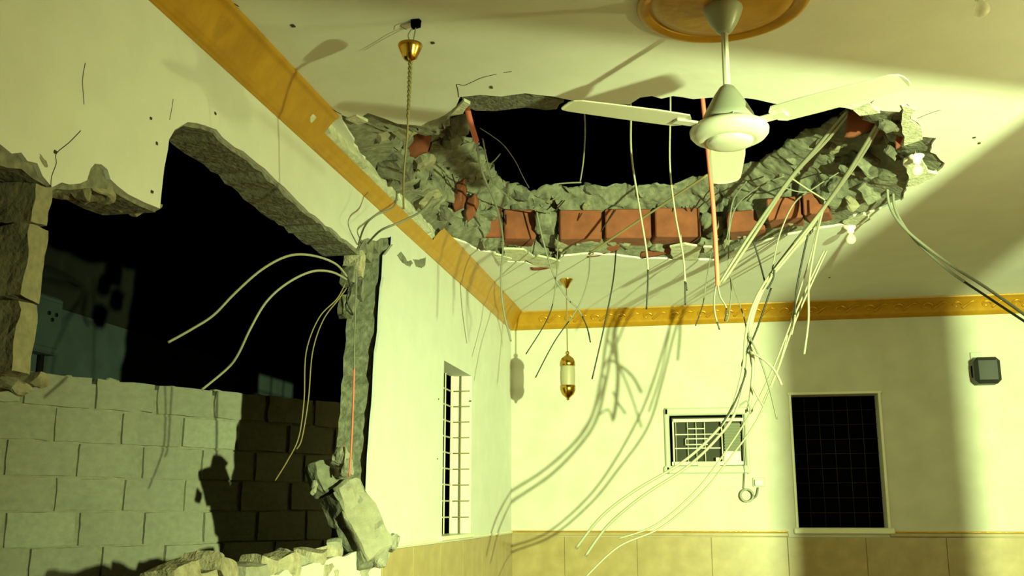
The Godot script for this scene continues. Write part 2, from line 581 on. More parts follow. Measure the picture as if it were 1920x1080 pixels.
func left_window():
	var y0 := YD + 0.03
	var y1 := 2.425
	var t := thing("window_1", Vector3(XL, y0, -6.98), "narrow barred window seen edge on in the left wall", "window", "", "structure")
	grille(t, Vector3(XL - 0.15, y0, -7.40), Vector3(0, 0, 0.84), Vector3(0, y1 - y0, 0), 4, 10, 0.006, M.cream_enamel)
	# the inner leaf, folded back against the far reveal
	grille(t, Vector3(XL - 0.145, y0, -7.375), Vector3(0.135, 0, 0), Vector3(0, y1 - y0, 0), 2, 10, 0.005, M.cord)
	box_part("leaf_stile", Vector3(XL - 0.155, y0, -7.39), Vector3(XL - 0.135, y1, -7.365), M.cream_enamel, t)
	box_part("sill", Vector3(XL - 0.16, y0 - 0.03, -7.42), Vector3(XL + 0.02, y0, -6.50), M.cream_enamel, t, 0.006)

func xz(p: Vector3) -> Vector2:
	return Vector2(p.x, p.z)

func ceiling():
	var top := thing("ceiling", Vector3(0, YC, -5), "cream ceiling with a ragged hole broken through the slab", "ceiling", "", "structure")
	const HT := 0.38
	# [lower rim, upper rim]; no upper rim: the near edge, seen only from below
	var pairs := [
		[[640, 215], [838, 212]], [[665, 226], [839, 210]], [[690, 212], [840, 208]], [[720, 222], [842, 207]], [[745, 232], [845, 206]], [[790, 236], [850, 205]], [[835, 215], [855, 203]], [[855, 199], []], [[862, 182], []],
		[[900, 178], []], [[940, 181], []], [[985, 175], []], [[1060, 186], []], [[1120, 192], []], [[1180, 196], []], [[1200, 183], []], [[1222, 180], []], [[1240, 185], []], [[1262, 180], []], [[1300, 186], []], [[1332, 183], []], [[1400, 184], []], [[1420, 187], []], [[1450, 194], []], [[1500, 197], []], [[1560, 200], []], [[1600, 206], []],
		[[1640, 187], [1600, 200]], [[1628, 202], [1599, 201]], [[1655, 208], [1598, 202]], [[1686, 210], [1596, 204]], [[1700, 195], [1590, 206]], [[1717, 206], [1585, 208]], [[1708, 223], [1582, 210]], [[1727, 238], [1578, 212]], [[1726, 256], [1575, 214]], [[1756, 259], [1570, 216]], [[1744, 285], [1565, 219]], [[1772, 306], [1560, 221]], [[1758, 322], [1545, 230]],
		[[1704, 346], [1525, 240]], [[1690, 376], [1500, 250]], [[1640, 396], [1480, 262]], [[1600, 406], [1465, 272]], [[1582, 421], [1450, 280]], [[1540, 428], [1440, 288]], [[1480, 440], [1420, 300]], [[1420, 456], [1380, 315]], [[1390, 463], [1365, 322]], [[1350, 489], [1340, 329]], [[1290, 487], [1300, 338]], [[1200, 485], [1190, 343]], [[1150, 478], [1150, 345]], [[1105, 476], [1100, 349]], [[1052, 481], [1050, 352]], [[1046, 501], [1040, 353]], [[1010, 500], [1010, 353]], [[985, 492], [990, 352]],
		[[940, 490], [970, 350]], [[930, 475], [960, 347]], [[900, 470], [945, 341]], [[870, 455], [930, 326]], [[845, 446], [920, 312]], [[822, 441], [912, 300]], [[790, 412], [900, 285]], [[760, 385], [890, 272]], [[730, 355], [880, 258]], [[700, 325], [870, 245]], [[672, 285], [858, 230]], [[655, 250], [846, 220]]]
	var lower := []
	var upper := []
	for p in pairs:
		var a := pc(p[0][0], p[0][1], 0.0)
		a.x = maxf(a.x, XL + 0.012)
		lower.append(xz(a))
		if p[1].is_empty():
			upper.append(xz(a) + Vector2(0, 0.06))
		else:
			upper.append(xz(pc(p[1][0], p[1][1], HT)))
	var rim := torn(lower, 0.05, 0.010)
	var put := func(p: Vector2): return Vector3(p.x, YC, p.y)
	var st := begin(false)
	sheet(st, cut([rect2(XL, ZB, -0.2, ZN), rect2(-0.2, ZB, XR, ZN)], rim), put, Vector3(0, 0.014, 0))
	part("plaster", st, M.ceiling_paint, top)
	# the slab: solid round the hole
	var grown: PackedVector2Array = PackedVector2Array(lower)
	var big = Geometry2D.offset_polygon(grown, 0.05)
	st = begin(false)
	var put2 := func(p: Vector2): return Vector3(p.x, YC + 0.0145, p.y)
	sheet(st, cut([rect2(XL - 0.2, ZB - 0.2, -0.2, ZN), rect2(-0.2, ZB - 0.2, XR, ZN)], big[0]), put2, Vector3(0, HT - 0.0145, 0))
	part("slab", st, M.concrete, top)
	# its broken edge: rings from the lower rim up to the upper one
	var prof := [[-0.1, 0.012], [0.04, 0.013], [0.12, 0.03], [0.3, 0.05], [0.38, 0.075], [0.42, 0.11], [0.44, 0.15], [0.45, 0.19], [0.47, 0.23], [0.52, 0.262], [0.68, 0.29], [0.8, 0.32], [0.92, 0.35], [1.0, 0.38], [0.6, 0.385], [-0.15, 0.385]]
	var fine := []
	for r in prof.size() - 1:
		var cuts := 2 if r < 13 else 1
		for k in cuts:
			fine.append([lerpf(prof[r][0], prof[r + 1][0], float(k) / cuts), lerpf(prof[r][1], prof[r + 1][1], float(k) / cuts), r])
	fine.append([prof[15][0], prof[15][1], 15])
	var cols := []
	var nn := lower.size()
	for i in nn:
		var j := (i + 1) % nn
		var steps := maxi(2, int(lower[i].distance_to(lower[j]) / 0.022))
		for s in steps:
			var f := float(s) / steps
			var lo: Vector2 = lower[i].lerp(lower[j], f)
			var up: Vector2 = upper[i].lerp(upper[j], f)
			var col := []
			for pr in fine:
				var r: int = pr[2]
				var q: Vector2 = lo.lerp(up, pr[0])
				if lo.distance_to(up) < 0.1 and r < 14 and pr[0] < 0.0: q = lo
				var p := Vector3(q.x, YC + pr[1], q.y)
				var amp := 0.0 if r == 0 else (0.008 if r < 3 else 0.034)
				if r > 13: amp = 0.0
				if lo.x < -0.9: amp *= 1.5
				if lo.x > 0.5: amp *= 0.65
				if lo.distance_to(up) < 0.1: amp *= 0.2
				var w3 := Vector3(wob.get_noise_3dv(p * 110.0), wob.get_noise_3dv(p * 110.0 + Vector3(77, 5, 9)) * 0.8, wob.get_noise_3dv(p * 110.0 + Vector3(13, 81, 40))) * amp * 1.5
				w3 += Vector3(wob.get_noise_3dv(p * 420.0), wob.get_noise_3dv(p * 420.0 + Vector3(7, 50, 9)), wob.get_noise_3dv(p * 420.0 + Vector3(31, 8, 44))) * amp * 0.4
				p += w3
				p.x = maxf(p.x, XL - 0.12)
				col.append(p)
			cols.append(col)
	st = begin()
	for i in cols.size():
		var a: Array = cols[i]
		var b: Array = cols[(i + 1) % cols.size()]
		for r in fine.size() - 1:
			var c: Vector3 = (a[r] + b[r + 1]) / 2.0
			var inward := Vector3(-0.1, YC - 0.3, -5.4) - c
			if fine[r][2] > 12: inward = Vector3.UP
			quad(st, a[r], b[r], b[r + 1], a[r + 1], inward)
	part("broken_edge", st, M.concrete, top)
	# clay hollow blocks showing in the far edge, and a few torn ones at the sides
	for q in [[893, 938, 424, 50], [944, 1004, 424, 52], [1048, 1128, 424, 52], [1133, 1220, 422, 52], [1226, 1312, 420, 50], [1364, 1436, 416, 48], [1441, 1508, 400, 46], [1513, 1562, 390, 36]]:
		var wide: bool = q[0] > 1350
		var h := 0.095 if wide else 0.155
		var a := pc(q[0], q[2] + (6 if q[0] > 1350 else 0), h)
		var b := pc(q[1], q[2], h)
		if q[0] < 1000:
			a.z += 0.02
		var u := (b - a) / 2.0
		var n := Vector3(-u.z, 0, u.x).normalized()
		var c := (a + b) / 2.0
		if n.z > 0: n = -n
		c -= n * (0.12 if q[0] > 1440 else 0.03 if wide else (0.05 if q[0] < 900 else 0.0))
		st = begin(false)
		bevel_box(st, c + n * 0.06, u - u.normalized() * 0.004, Vector3(0, 0.07 if wide else 0.103, 0), n * 0.11, 0.008)
		part("clay_block", st, M.clay, top)
	for q in [[1020, 415, 0.07, 0.06], [1032, 440, 0.07, 0.05], [1335, 420, 0.08, 0.06], [1340, 445, 0.08, 0.05], [880, 430, 0.06, 0.08]]:
		st = begin()
		rough_box(st, pc(q[0], q[1], 0.14) + Vector3(0, 0, -0.03), Vector3(q[2], 0, 0.01), Vector3(0, q[3], 0.01), Vector3(0, 0.01, 0.08), 0.04, 6, 4.0, q[0], 0.4)
		part("mortar_rib", st, M.concrete, top)
	for q in [[782, 266, 0.07, 0.05, 0.05, 0.18], [862, 368, 0.035, 0.06, 0.04, 0.15], [884, 388, 0.035, 0.05, 0.04, 0.14], [1655, 335, 0.07, 0.035, 0.04, 0.12], [1692, 236, 0.02, 0.07, 0.05, 0.10], [1615, 226, 0.07, 0.035, 0.05, 0.2], [1600, 356, 0.06, 0.04, 0.05, 0.14], [1572, 408, 0.06, 0.02, 0.05, 0.05], [1130, 468, 0.12, 0.010, 0.03, 0.03], [1240, 470, 0.14, 0.010, 0.03, 0.03], [1015, 494, 0.08, 0.010, 0.06, 0.02]]:
		st = begin()
		rough_box(st, pc(q[0], q[1], q[5]), Vector3(q[2], 0.01, 0.02), Vector3(0.01, q[3], 0.01), Vector3(0.0, 0.02, q[4]), 0.022, 5, 4.0, q[0] * 0.3, 0.18)
		part("clay_fragment", st, M.clay, top)
	# bare soffit of the slab where the plaster fell, at the near left rim
	for l in [[[866, 184], [900, 180], [985, 176], [1058, 188], [1044, 202], [985, 200], [930, 208], [892, 206]]]:
		var pts := []
		for q in l:
			pts.append(xz(pc(q[0], q[1], 0.016)))
		st = begin(false)
		var put6 := func(p: Vector2): return Vector3(p.x, YC + 0.016 + 0.02 * wob.get_noise_2dv(p * 400.0), p.y)
		sheet(st, [torn(pts, 0.04, 0.012)], put6, Vector3(0, 0.08, 0))
		part("bare_soffit", st, M.dark_concrete, top)
	# lumps of concrete and mortar clinging to the edge
	for k in 90:
		var i := rng.randi_range(0, cols.size() - 1)
		var col: Array = cols[i]
		if Vector2(col[4].x - col[26].x, col[4].z - col[26].z).length() < 0.15: continue
		var far_side: bool = col[4].z < -6.3 and col[4].x > -1.2 and col[4].x < 0.9
		var r := rng.randi_range(3, 12)
		if far_side and r > 3 and r < 10: r = 3
		var s := rng.randf_range(0.02, 0.075) if not far_side else rng.randf_range(0.015, 0.04)
		st = begin(false)
		var d := Basis.from_euler(Vector3(rng.randf() * 3, rng.randf() * 3, rng.randf() * 3))
		rough_box(st, col[r * 2], d.x * s * rng.randf_range(0.8, 1.8), d.y * s * 0.8, d.z * s * rng.randf_range(0.4, 1.0), s * 0.8, 4, 5.0, k * 1.3, 0.5)
		part("concrete_lump", st, [M.concrete, M.dark_concrete, M.concrete, M.old_block][k % 4], top)
	# flaps of ceiling plaster hanging at the rim
	for l in [
		[[1690, 196], [1716, 203], [1706, 224], [1728, 240], [1730, 262], [1695, 275], [1692, 240]], [[1694, 300], [1716, 285], [1740, 318], [1758, 322], [1720, 342], [1704, 346], [1700, 320]], [[1600, 205], [1630, 192], [1650, 208], [1612, 214]],
		[[944, 466], [982, 466], [1000, 478], [980, 488], [946, 486]], [[1256, 462], [1284, 456], [1316, 460], [1308, 484], [1262, 482]], [[1318, 462], [1345, 462], [1346, 470], [1322, 474]], [[985, 484], [1010, 478], [1050, 488], [1046, 504], [1010, 502]], [[858, 200], [870, 186], [882, 192], [868, 212], [842, 216]], [[648, 222], [668, 214], [690, 226], [672, 232]],
		[[1580, 416], [1618, 398], [1632, 408], [1600, 426]], [[922, 474], [960, 482], [940, 496]]]:
		var pts := []
		for q in l:
			pts.append(xz(pc(q[0], q[1], 0.0)))
		st = begin(false)
		var tilt := rng.randf_range(-0.04, 0.03)
		var mid: Vector2 = pts[0]
		var put5 := func(p: Vector2): return Vector3(p.x, YC - 0.006 + (p.y - mid.y) * tilt - absf(p.x - mid.x) * 0.03, p.y)
		sheet(st, [torn(pts, 0.06, 0.008)], put5, Vector3(0, 0.014, 0))
		part("plaster_flap", st, M.bare_plaster, top)
	# bars and binding wire crossing the broken edge
	for l in [[[1092, 402, .22], [1075, 430, .14], [1062, 452, .08]], [[1155, 396, .24], [1135, 425, .14], [1118, 450, .06]], [[1136, 410, .2], [1137, 440, .1]], [[1200, 400, .24], [1190, 440, .12], [1168, 458, .05]], [[1248, 392, .26], [1250, 420, .18], [1256, 432, .15]], [[1264, 392, .25], [1248, 425, .15], [1230, 452, .07]], [[1285, 390, .25], [1292, 404, .22], [1302, 388, .25]], [[912, 408, .2], [920, 430, .13], [918, 450, .08]], [[935, 400, .22], [934, 445, .1]], [[950, 405, .2], [951, 440, .1]], [[893, 395, .22], [905, 405, .2], [925, 390, .24]], [[1060, 378, .3], [1035, 408, .2], [1018, 440, .1]], [[1400, 380, .2], [1430, 350, .3], [1470, 330, .36]], [[1550, 345, .2], [1620, 310, .25], [1660, 270, .3]], [[700, 300, .1], [760, 318, .16], [800, 296, .2], [812, 270, .26]], [[720, 340, .1], [770, 345, .15], [785, 330, .2]], [[780, 390, .08], [815, 370, .14], [818, 330, .2]], [[850, 330, .2], [860, 370, .15], [850, 410, .1]]]:
		var pts := []
		for q in l:
			pts.append(pc(q[0], q[1], q[2]) + Vector3(0, 0, 0.03))
		st = begin()
		tube(st, curve(pts, 5), 0.0045, 6)
		part("rebar", st, M.steel, top)
	# hairline cracks and chips in the plaster
	for l in [[[862, 182], [859, 168], [857, 158], [870, 160], [886, 154], [905, 145], [930, 139]], [[945, 136], [960, 134]], [[1720, 222], [1745, 212], [1762, 206]], [[430, 0], [446, 12]], [[575, 158], [600, 185], [625, 206], [638, 214]]]:
		var pts := []
		for q in l:
			pts.append(pc(q[0] + rng.randf_range(-2, 2), q[1]) + Vector3(0, 0.0004, 0))
		st = begin()
		tube(st, curve(pts, 3), 0.0022, 5)
		part("crack", st, M.crack, top)
	for q in [[921, 163], [548, 48], [811, 80], [1826, 258], [1836, 268], [1555, 520]]:
		st = begin(false)
		rough_box(st, pc(q[0], q[1]), Vector3(0.007, 0, 0), Vector3(0, 0.003, 0), Vector3(0, 0, 0.01), 0.005, 2, 9.0, q[0], 0.4)
		part("chip", st, M.crack, top)

# the gilded cove between wall and ceiling
func cove(st: SurfaceTool, a: Vector3, b: Vector3, inward: Vector3, prof: Array, m0 := 0.0, m1 := 0.0):
	# prof: [out from wall, down from ceiling]; m0, m1: mitre at the ends
	var d := (b - a).normalized()
	var n := prof.size()
	for i in n - 1:
		var p0: Vector3 = inward * prof[i][0] - Vector3(0, prof[i][1], 0)
		var p1: Vector3 = inward * prof[i + 1][0] - Vector3(0, prof[i + 1][1], 0)
		var a0: Vector3 = a + p0 + d * prof[i][0] * m0
		var a1: Vector3 = a + p1 + d * prof[i + 1][0] * m0
		var b0: Vector3 = b + p0 - d * prof[i][0] * m1
		var b1: Vector3 = b + p1 - d * prof[i + 1][0] * m1
		quad(st, a0, b0, b1, a1, inward - Vector3.UP)

func cornices():
	var prof := [[0.125, 0.0], [0.125, 0.010], [0.118, 0.016], [0.108, 0.018], [0.095, 0.030], [0.078, 0.050], [0.062, 0.072], [0.050, 0.092], [0.040, 0.110], [0.036, 0.122], [0.030, 0.126], [0.026, 0.136], [0.012, 0.140], [0.010, 0.150], [0.0, 0.150]]
	# left wall: whole near the camera, broken away beside the hole, whole again to the corner
	var z_a := pl(618, 300).z       # where it is torn off
	var z_b := -6.0
	var t := thing("trim_1", Vector3(XL, YB, -5), "gilded plaster cornice along the left wall, torn off below the hole", "cornice", "", "structure")
	var st := begin()
	cove(st, Vector3(XL, YC, ZN), Vector3(XL, YC, -4.12), Vector3.RIGHT, prof)
	part("cove", st, M.gold_paint, t)
	st = begin()
	cove(st, Vector3(XL, YC, -6.02), Vector3(XL, YC, ZB), Vector3.RIGHT, prof, 0.0, 1.0)
	part("cove", st, M.gold_paint, t)
	# the remnant strip: only its lower roll is left, the white core shows above
	var low := [[0.058, 0.078], [0.050, 0.092], [0.040, 0.110], [0.036, 0.122], [0.030, 0.126], [0.026, 0.136], [0.012, 0.140], [0.010, 0.150], [0.0, 0.150]]
	st = begin()
	cove(st, Vector3(XL, YC, -4.12), Vector3(XL, YC, -6.02), Vector3.RIGHT, low)
	part("cove_remnant", st, M.gold_paint, t)
	var z := -4.16
	while z > -6.0:
		var len := rng.randf_range(0.16, 0.34)
		var hi := rng.randf_range(0.000, 0.022)
		st = begin(false)
		rough_box(st, Vector3(XL + 0.030, YC - 0.04 - hi / 2.0 + 0.01, z - len / 2.0), Vector3(0.028, 0.012, 0), Vector3(-0.012, 0.036, 0), Vector3(0, 0, len / 2.0), 0.014, 5, 4.0, z, 0.06)
		part("plaster_core", st, M.bare_plaster, t)
		z -= len
	# chips that show white, and the torn end
	for q in [[423, 49], [585, 222], [600, 232], [508, 120], [410, 40]]:
		st = begin(false)
		var c := pl(q[0], q[1], 0.062)
		rough_box(st, c, Vector3(0.012, 0.012, 0), Vector3(0.003, -0.003, 0), Vector3(0, 0, 0.02 if q[0] < 590 else 0.05), 0.008, 2, 8.0, q[0], 0.3)
		part("chip", st, M.bare_plaster, t)
	var u := thing("trim_2", Vector3(0, YB, ZB), "gilded cornice with raised leaf scrolls along the back wall", "cornice", "", "structure")
	st = begin()
	cove(st, Vector3(XL, YC, ZB), Vector3(XR, YC, ZB), Vector3.BACK, prof, 1.0, 0.0)
	part("cove", st, M.gold_paint, u)
	# raised leaf scrolls
	var x := XL + 0.30
	while x < 2.9:
		var c := Vector3(x, YC - 0.070, ZB + 0.066)
		var up := Vector3(0, 0.055, 0.045).normalized()
		st = begin()
		var pts := []
		for k in 14:
			var a := k * 0.42
			var r := 0.036 - 0.0021 * k
			pts.append(c + Vector3.RIGHT * (cos(a) * r * 1.3) + up * (sin(a) * r))
		tube(st, pts, 0.011, 6, 0.5)
		part("scroll", st, M.gilt, u)
		st = begin()
		tube(st, curve([c + Vector3(0.05, 0, 0) - up * 0.03, c + Vector3(0.085, 0, 0) + up * 0.0, c + Vector3(0.13, 0, 0) + up * 0.032, c + Vector3(0.17, 0, 0) + up * 0.02], 4), 0.014, 6, 0.3)
		part("leaf", st, M.gilt, u)
		x += 0.235

func dado():
	# tiles below the dado line, each its own piece, and the moulding over them
	var t := thing("trim_3", Vector3(0, YD, ZB), "cream and gold moulding over the tiles of the back wall", "moulding", "", "structure")
	var x_w0 := pb(1478, 995).x
	var x_w1 := pb(1668, 995).x
	for seg in [[XL, x_w0], [x_w1, XR]]:
		box_part("strip", Vector3(seg[0], YD + 0.006, ZB), Vector3(seg[1], YD + 0.018, ZB + 0.012), M.gilt, t, 0.005)
		box_part("bead", Vector3(seg[0], YD - 0.026, ZB), Vector3(seg[1], YD + 0.005, ZB + 0.016), M.tile, t, 0.005)
	var u := thing("trim_4", Vector3(XL, YD, -7), "pale moulding over the tiles of the left wall", "moulding", "", "structure")
	box_part("strip", Vector3(XL, YD - 0.004, ZB), Vector3(XL + 0.014, YD + 0.014, -5.35), M.cream_enamel, u, 0.004)
	var b := thing("wall_tiles", Vector3(0, 0, ZB), "cream wall tiles below the moulding on the back wall", "tiles", "", "structure")
	var x := pb(1195, 1040).x - 0.625 * 3
	while x < 3.6:
		for k in 3:
			var y1 := YD - 0.03 - k * 0.41
			box_part("tile", Vector3(maxf(x, XL + 0.002), y1 - 0.406, ZB), Vector3(x + 0.623, y1, ZB + 0.008), M.tile, b, 0.003)
		x += 0.625
	var l := thing("wall_tiles", Vector3(XL, 0, -7), "cream wall tiles below the window on the left wall", "tiles", "", "structure")
	var z := ZB
	while z < -5.4:
		for k in 3:
			var y1 := YD - 0.01 - k * 0.41
			box_part("tile", Vector3(XL, y1 - 0.406, z), Vector3(XL + 0.008, y1, minf(z + 0.621, -5.3)), M.tile, l, 0.003)
		z += 0.625

func back_wall():
	var wall := thing("wall_back", Vector3(0, 0, ZB), "cream back wall with an air conditioner and a barred window", "wall", "", "structure")
	var w0 := pb(1483, 741)
	var w1 := pb(1661, 990)
	var x1 := pb(1650, 741).x
	var hole := rect2(w0.x, w1.y, (w1.x + x1) / 2.0, w0.y)
	var a0 := pb(1254, 777)
	var a1 := pb(1397, 878)
	var ac := rect2(a0.x, a1.y, a1.x, a0.y)
	var mid := (hole[0].x + hole[1].x) / 2.0
	var amid := (ac[0].x + ac[1].x) / 2.0
	var polys := cut(cut([rect2(XL - 0.2, 0, amid, YC + 0.38), rect2(amid, 0, mid, YC + 0.38), rect2(mid, 0, XR + 0.2, YC + 0.38)], hole), ac)
	var st := begin(false)
	var put := func(p: Vector2): return Vector3(p.x, p.y, ZB)
	sheet(st, polys, put, Vector3(0, 0, -0.2))
	part("plaster", st, M.back_paint, wall)
	# patch left by something taken down, above the air conditioner
	box_part("patch", pb(1378, 712), pb(1398, 682) + Vector3(0, 0, 0.003), M.ac_board, wall, 0.001)
	# window
	var t := thing("window_2", Vector3(w0.x, w1.y, ZB), "tall black window with a thin grid of bars, in a cream frame", "window", "", "structure")
	var lo := Vector3(hole[0].x, hole[0].y, ZB)
	var hi := Vector3(hole[2].x, hole[2].y, ZB)
	grille(t, Vector3(lo.x, lo.y, ZB - 0.15), Vector3(hi.x - lo.x, 0, 0), Vector3(0, hi.y - lo.y, 0), 6, 9, 0.0025, M.steel)
	box_part("jamb", Vector3(lo.x - 0.022, lo.y, ZB - 0.02), Vector3(lo.x, hi.y + 0.02, ZB + 0.012), M.cream_enamel, t)
	box_part("jamb", Vector3(hi.x, lo.y, ZB - 0.02), Vector3(hi.x + 0.022, hi.y + 0.02, ZB + 0.012), M.cream_enamel, t)
	box_part("head", Vector3(lo.x - 0.03, hi.y, ZB - 0.02), Vector3(hi.x + 0.03, hi.y + 0.022, ZB + 0.014), M.cream_enamel, t)
	box_part("sill", Vector3(lo.x - 0.04, lo.y - 0.05, ZB - 0.02), Vector3(hi.x + 0.05, lo.y, ZB + 0.03), M.cream_enamel, t, 0.008)
	box_part("pane", Vector3(lo.x, lo.y, ZB - 0.185), Vector3(hi.x, hi.y, ZB - 0.18), M.soot, t)
	# air conditioner let into the wall
	var c := thing("air_conditioner", Vector3((a0.x + a1.x) / 2.0, a1.y, ZB), "white window air conditioner in a boxed frame on the back wall", "air conditioner")
	var f := func(x0: float, y0: float, x2: float, y2: float, z0: float, z2: float, called: String, m: Material, ch := 0.004): return box_part(called, Vector3(pb(x0, y0).x, pb(x0, y2).y, ZB + z0), Vector3(pb(x2, y2).x, pb(x0, y0).y, ZB + z2), m, c, ch)
	f.call(1245, 766, 1406, 780, -0.01, 0.035, "surround", M.ac_board, 0.012)
	f.call(1245, 874, 1406, 889, -0.01, 0.035, "surround", M.ac_board, 0.012)
	f.call(1245, 766, 1258, 889, -0.01, 0.035, "surround", M.ac_board, 0.012)
	f.call(1394, 766, 1408, 889, -0.01, 0.035, "surround", M.ac_board, 0.012)
	f.call(1258, 782, 1395, 875, -0.18, -0.05, "body", M.ac_dark)
	f.call(1260, 786, 1266, 873, -0.05, 0.02, "front_frame", M.cream_enamel)
	f.call(1260, 786, 1394, 792, -0.05, 0.02, "front_frame", M.cream_enamel)
	f.call(1260, 866, 1394, 873, -0.05, 0.02, "front_frame", M.cream_enamel)
	f.call(1351, 786, 1357, 873, -0.05, 0.02, "front_frame", M.cream_enamel)
	f.call(1390, 786, 1395, 873, -0.05, 0.02, "front_frame", M.cream_enamel)
	f.call(1357, 846, 1390, 867, -0.05, 0.012, "control_panel", M.cream_enamel)
	f.call(1357, 793, 1390, 846, -0.05, -0.012, "vent", M.ac_vent)
	for k in 9:
		f.call(1358, 796 + k * 5.5, 1389, 798.6 + k * 5.5, -0.012, 0.004, "vent_slat", M.ac_vent, 0.001)
	for xx in [1268, 1290, 1306, 1322]:
		f.call(xx - 1, 792, xx + 1, 866, -0.01, 0.004, "grid_bar", M.cream_enamel, 0.001)
	for yy in [815, 841]:
		f.call(1266, yy - 1, 1351, yy + 1, -0.01, 0.006, "grid_bar", M.cream_enamel, 0.001)
	f.call(1290, 803, 1322, 805, -0.01, 0.005, "grid_bar", M.cream_enamel, 0.001)
	f.call(1285, 822, 1327, 824, 0.0, 0.012, "badge_frame", M.cream_enamel, 0.001)
	f.call(1285, 833, 1327, 835, 0.0, 0.012, "badge_frame", M.cream_enamel, 0.001)
	f.call(1285, 822, 1287, 835, 0.0, 0.012, "badge_frame", M.cream_enamel, 0.001)
	f.call(1308, 866, 1340, 876, -0.05, 0.026, "tray", M.ac_board)
	f.call(1342, 858, 1350, 874, 0.0, 0.03, "catch", M.cream_enamel)

func outside():
	# boundary wall of concrete blocks beyond the hole
	var d := Vector3(0.4921, 0, -0.8705)
	var n := Vector3(0.8705, 0, 0.4921)
	var p0 := Vector3(-3.4656, 0, -5.4922)
	var wall := thing("wall_boundary", p0, "grey concrete block wall standing outside beyond the broken hole", "wall", "", "structure")
	var st := begin(false)
	var base := 1.45 - 0.205 - 0.194 * 3
	bevel_box(st, p0 - n * 0.1 - d * 0.3 + Vector3(0, base / 2.0, 0), d * 2.6, Vector3(0, base / 2.0, 0), n * 0.1)
	part("footing", st, M.mortar, wall)
	st = begin(false)
	bevel_box(st, p0 - n * 0.11 - d * 0.3 + Vector3(0, base + 0.194 * 3.9, 0), d * 2.58, Vector3(0, 0.194 * 3.9, 0), n * 0.085)
	part("mortar", st, M.mortar, wall)
	for row in 8:
		var y := base + 0.194 * row
		var s: float = -2.8 + (0.2 if row % 2 == 1 else 0.0) + [0.0, 0.05, -0.04, 0.02, 0.07, -0.02, 0.03, 0.05][row]
		while s < 2.0:
			var len := 0.4
			var gap := rng.randf_range(0.006, 0.014)
			var c: Vector3 = p0 + d * (s + len / 2.0) + Vector3(0, y + 0.097, 0) - n * (0.1 + rng.randf_range(-0.004, 0.006))
			var h := 0.092 + rng.randf_range(-0.003, 0.002)
			if row == 7: h -= rng.randf_range(0.0, 0.008)
			st = begin(false)
			var q := c
			rough_box(st, q, d * (len / 2.0 - gap), Vector3(0, h, 0), n * 0.095, 0.008 if row < 7 else 0.012, 5, 4.0, s + row * 7.0, 0.03)
			part("concrete_block", st, [M.block, M.block_pale, M.block][rng.randi() % 3], wall)
			s += len + 0.01
	# mortar crumbs along its top
	for k in 9:
		var s := -1.6 + k * 0.34 + rng.randf_range(-0.06, 0.06)
		var sz := rng.randf_range(0.012, 0.03)
		st = begin(false)
		rough_box(st, p0 + d * s - n * rng.randf_range(0.03, 0.12) + Vector3(0, base + 0.194 * 8 - 0.006, 0), d * sz * 1.8, Vector3(0, sz * 0.55, 0), n * sz, sz * 0.6, 4, 6.0, k * 2.0, 0.7)
		part("mortar_crumb", st, M.block_pale, wall)
	# the ground outside
	tag(box_part("ground", Vector3(-14, -0.25, -22), Vector3(XL - 0.2, -0.05, 6), M.earth), "bare earth ground outside the house", "ground", "", "structure")
	# the neighbour's house
	var X2 := -5.6
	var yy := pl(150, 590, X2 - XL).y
	var h := thing("neighbour_house", Vector3(X2, 0, -10), "dim neighbouring house wall, pale below and dark above", "building")
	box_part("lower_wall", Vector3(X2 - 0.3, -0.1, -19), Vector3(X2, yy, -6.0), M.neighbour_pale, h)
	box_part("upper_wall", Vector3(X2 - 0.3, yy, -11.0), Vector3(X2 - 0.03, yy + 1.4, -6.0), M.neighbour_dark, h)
	var e := thing("meter_box", pl(95, 660, X2 - XL + 0.1), "dim grey electric meter box on the neighbouring house", "meter box")
	var b0 := pl(78, 660, X2 - XL + 0.15)
	var b1 := pl(121, 562, X2 - XL + 0.15)
	box_part("case", Vector3(X2 + 0.001, b0.y, b1.z), Vector3(X2 + 0.15, b1.y, b1.z + 0.46), M.neighbour_pale, e, 0.02)
	box_part("lid", Vector3(X2 + 0.15, b0.y + 0.05, b1.z + 0.04), Vector3(X2 + 0.165, b1.y - 0.05, b1.z + 0.42), M.neighbour_pale, e, 0.006)
	for k in 3:
		st = begin()
		tube(st, [Vector3(X2 + 0.16, b1.y - 0.16 - 0.05 * (k % 2), b1.z + 0.12 + 0.05 * k), Vector3(X2 + 0.175, b1.y - 0.16 - 0.05 * (k % 2), b1.z + 0.12 + 0.05 * k)], 0.018, 10)
		part("knob", st, M.speaker, e)
	st = begin()
	tube(st, [Vector3(X2 + 0.05, 0, b1.z + 0.1), Vector3(X2 + 0.05, b0.y, b1.z + 0.1)], 0.025, 10)
	part("conduit", st, M.speaker, e)

func blade(t: Node3D, c: Vector3, ang: float):
	var d := Vector3(cos(ang), 0, -sin(ang))
	var w := Vector3.UP.cross(d).normalized()
	w = (w * cos(0.075) - Vector3.UP * sin(0.075)).normalized()
	var n := d.cross(w).normalized()
	var outline := []
	for q in [[0.165, 0.035], [0.185, 0.062], [0.30, 0.066], [0.45, 0.062], [0.57, 0.057], [0.595, 0.048], [0.607, 0.030], [0.61, 0.0]]:
		outline.append(Vector2(q[0], q[1]))
	for i in range(outline.size() - 2, -1, -1):
		outline.append(Vector2(outline[i].x, -outline[i].y))
	var st := begin(false)
	var put := func(p: Vector2): return c + d * p.x + w * p.y - n * (0.006 * (1.0 - pow(p.y / 0.066, 2.0)))
	sheet(st, [PackedVector2Array(outline)], put, n * 0.004)
	var b := part("blade", st, M.fan_white, t)
	st = begin(false)
	bevel_box(st, c + d * 0.15 - n * 0.004, d * 0.06, w * 0.022, n * 0.004, 0.002)
	part("blade_iron", st, M.fan_white, b)

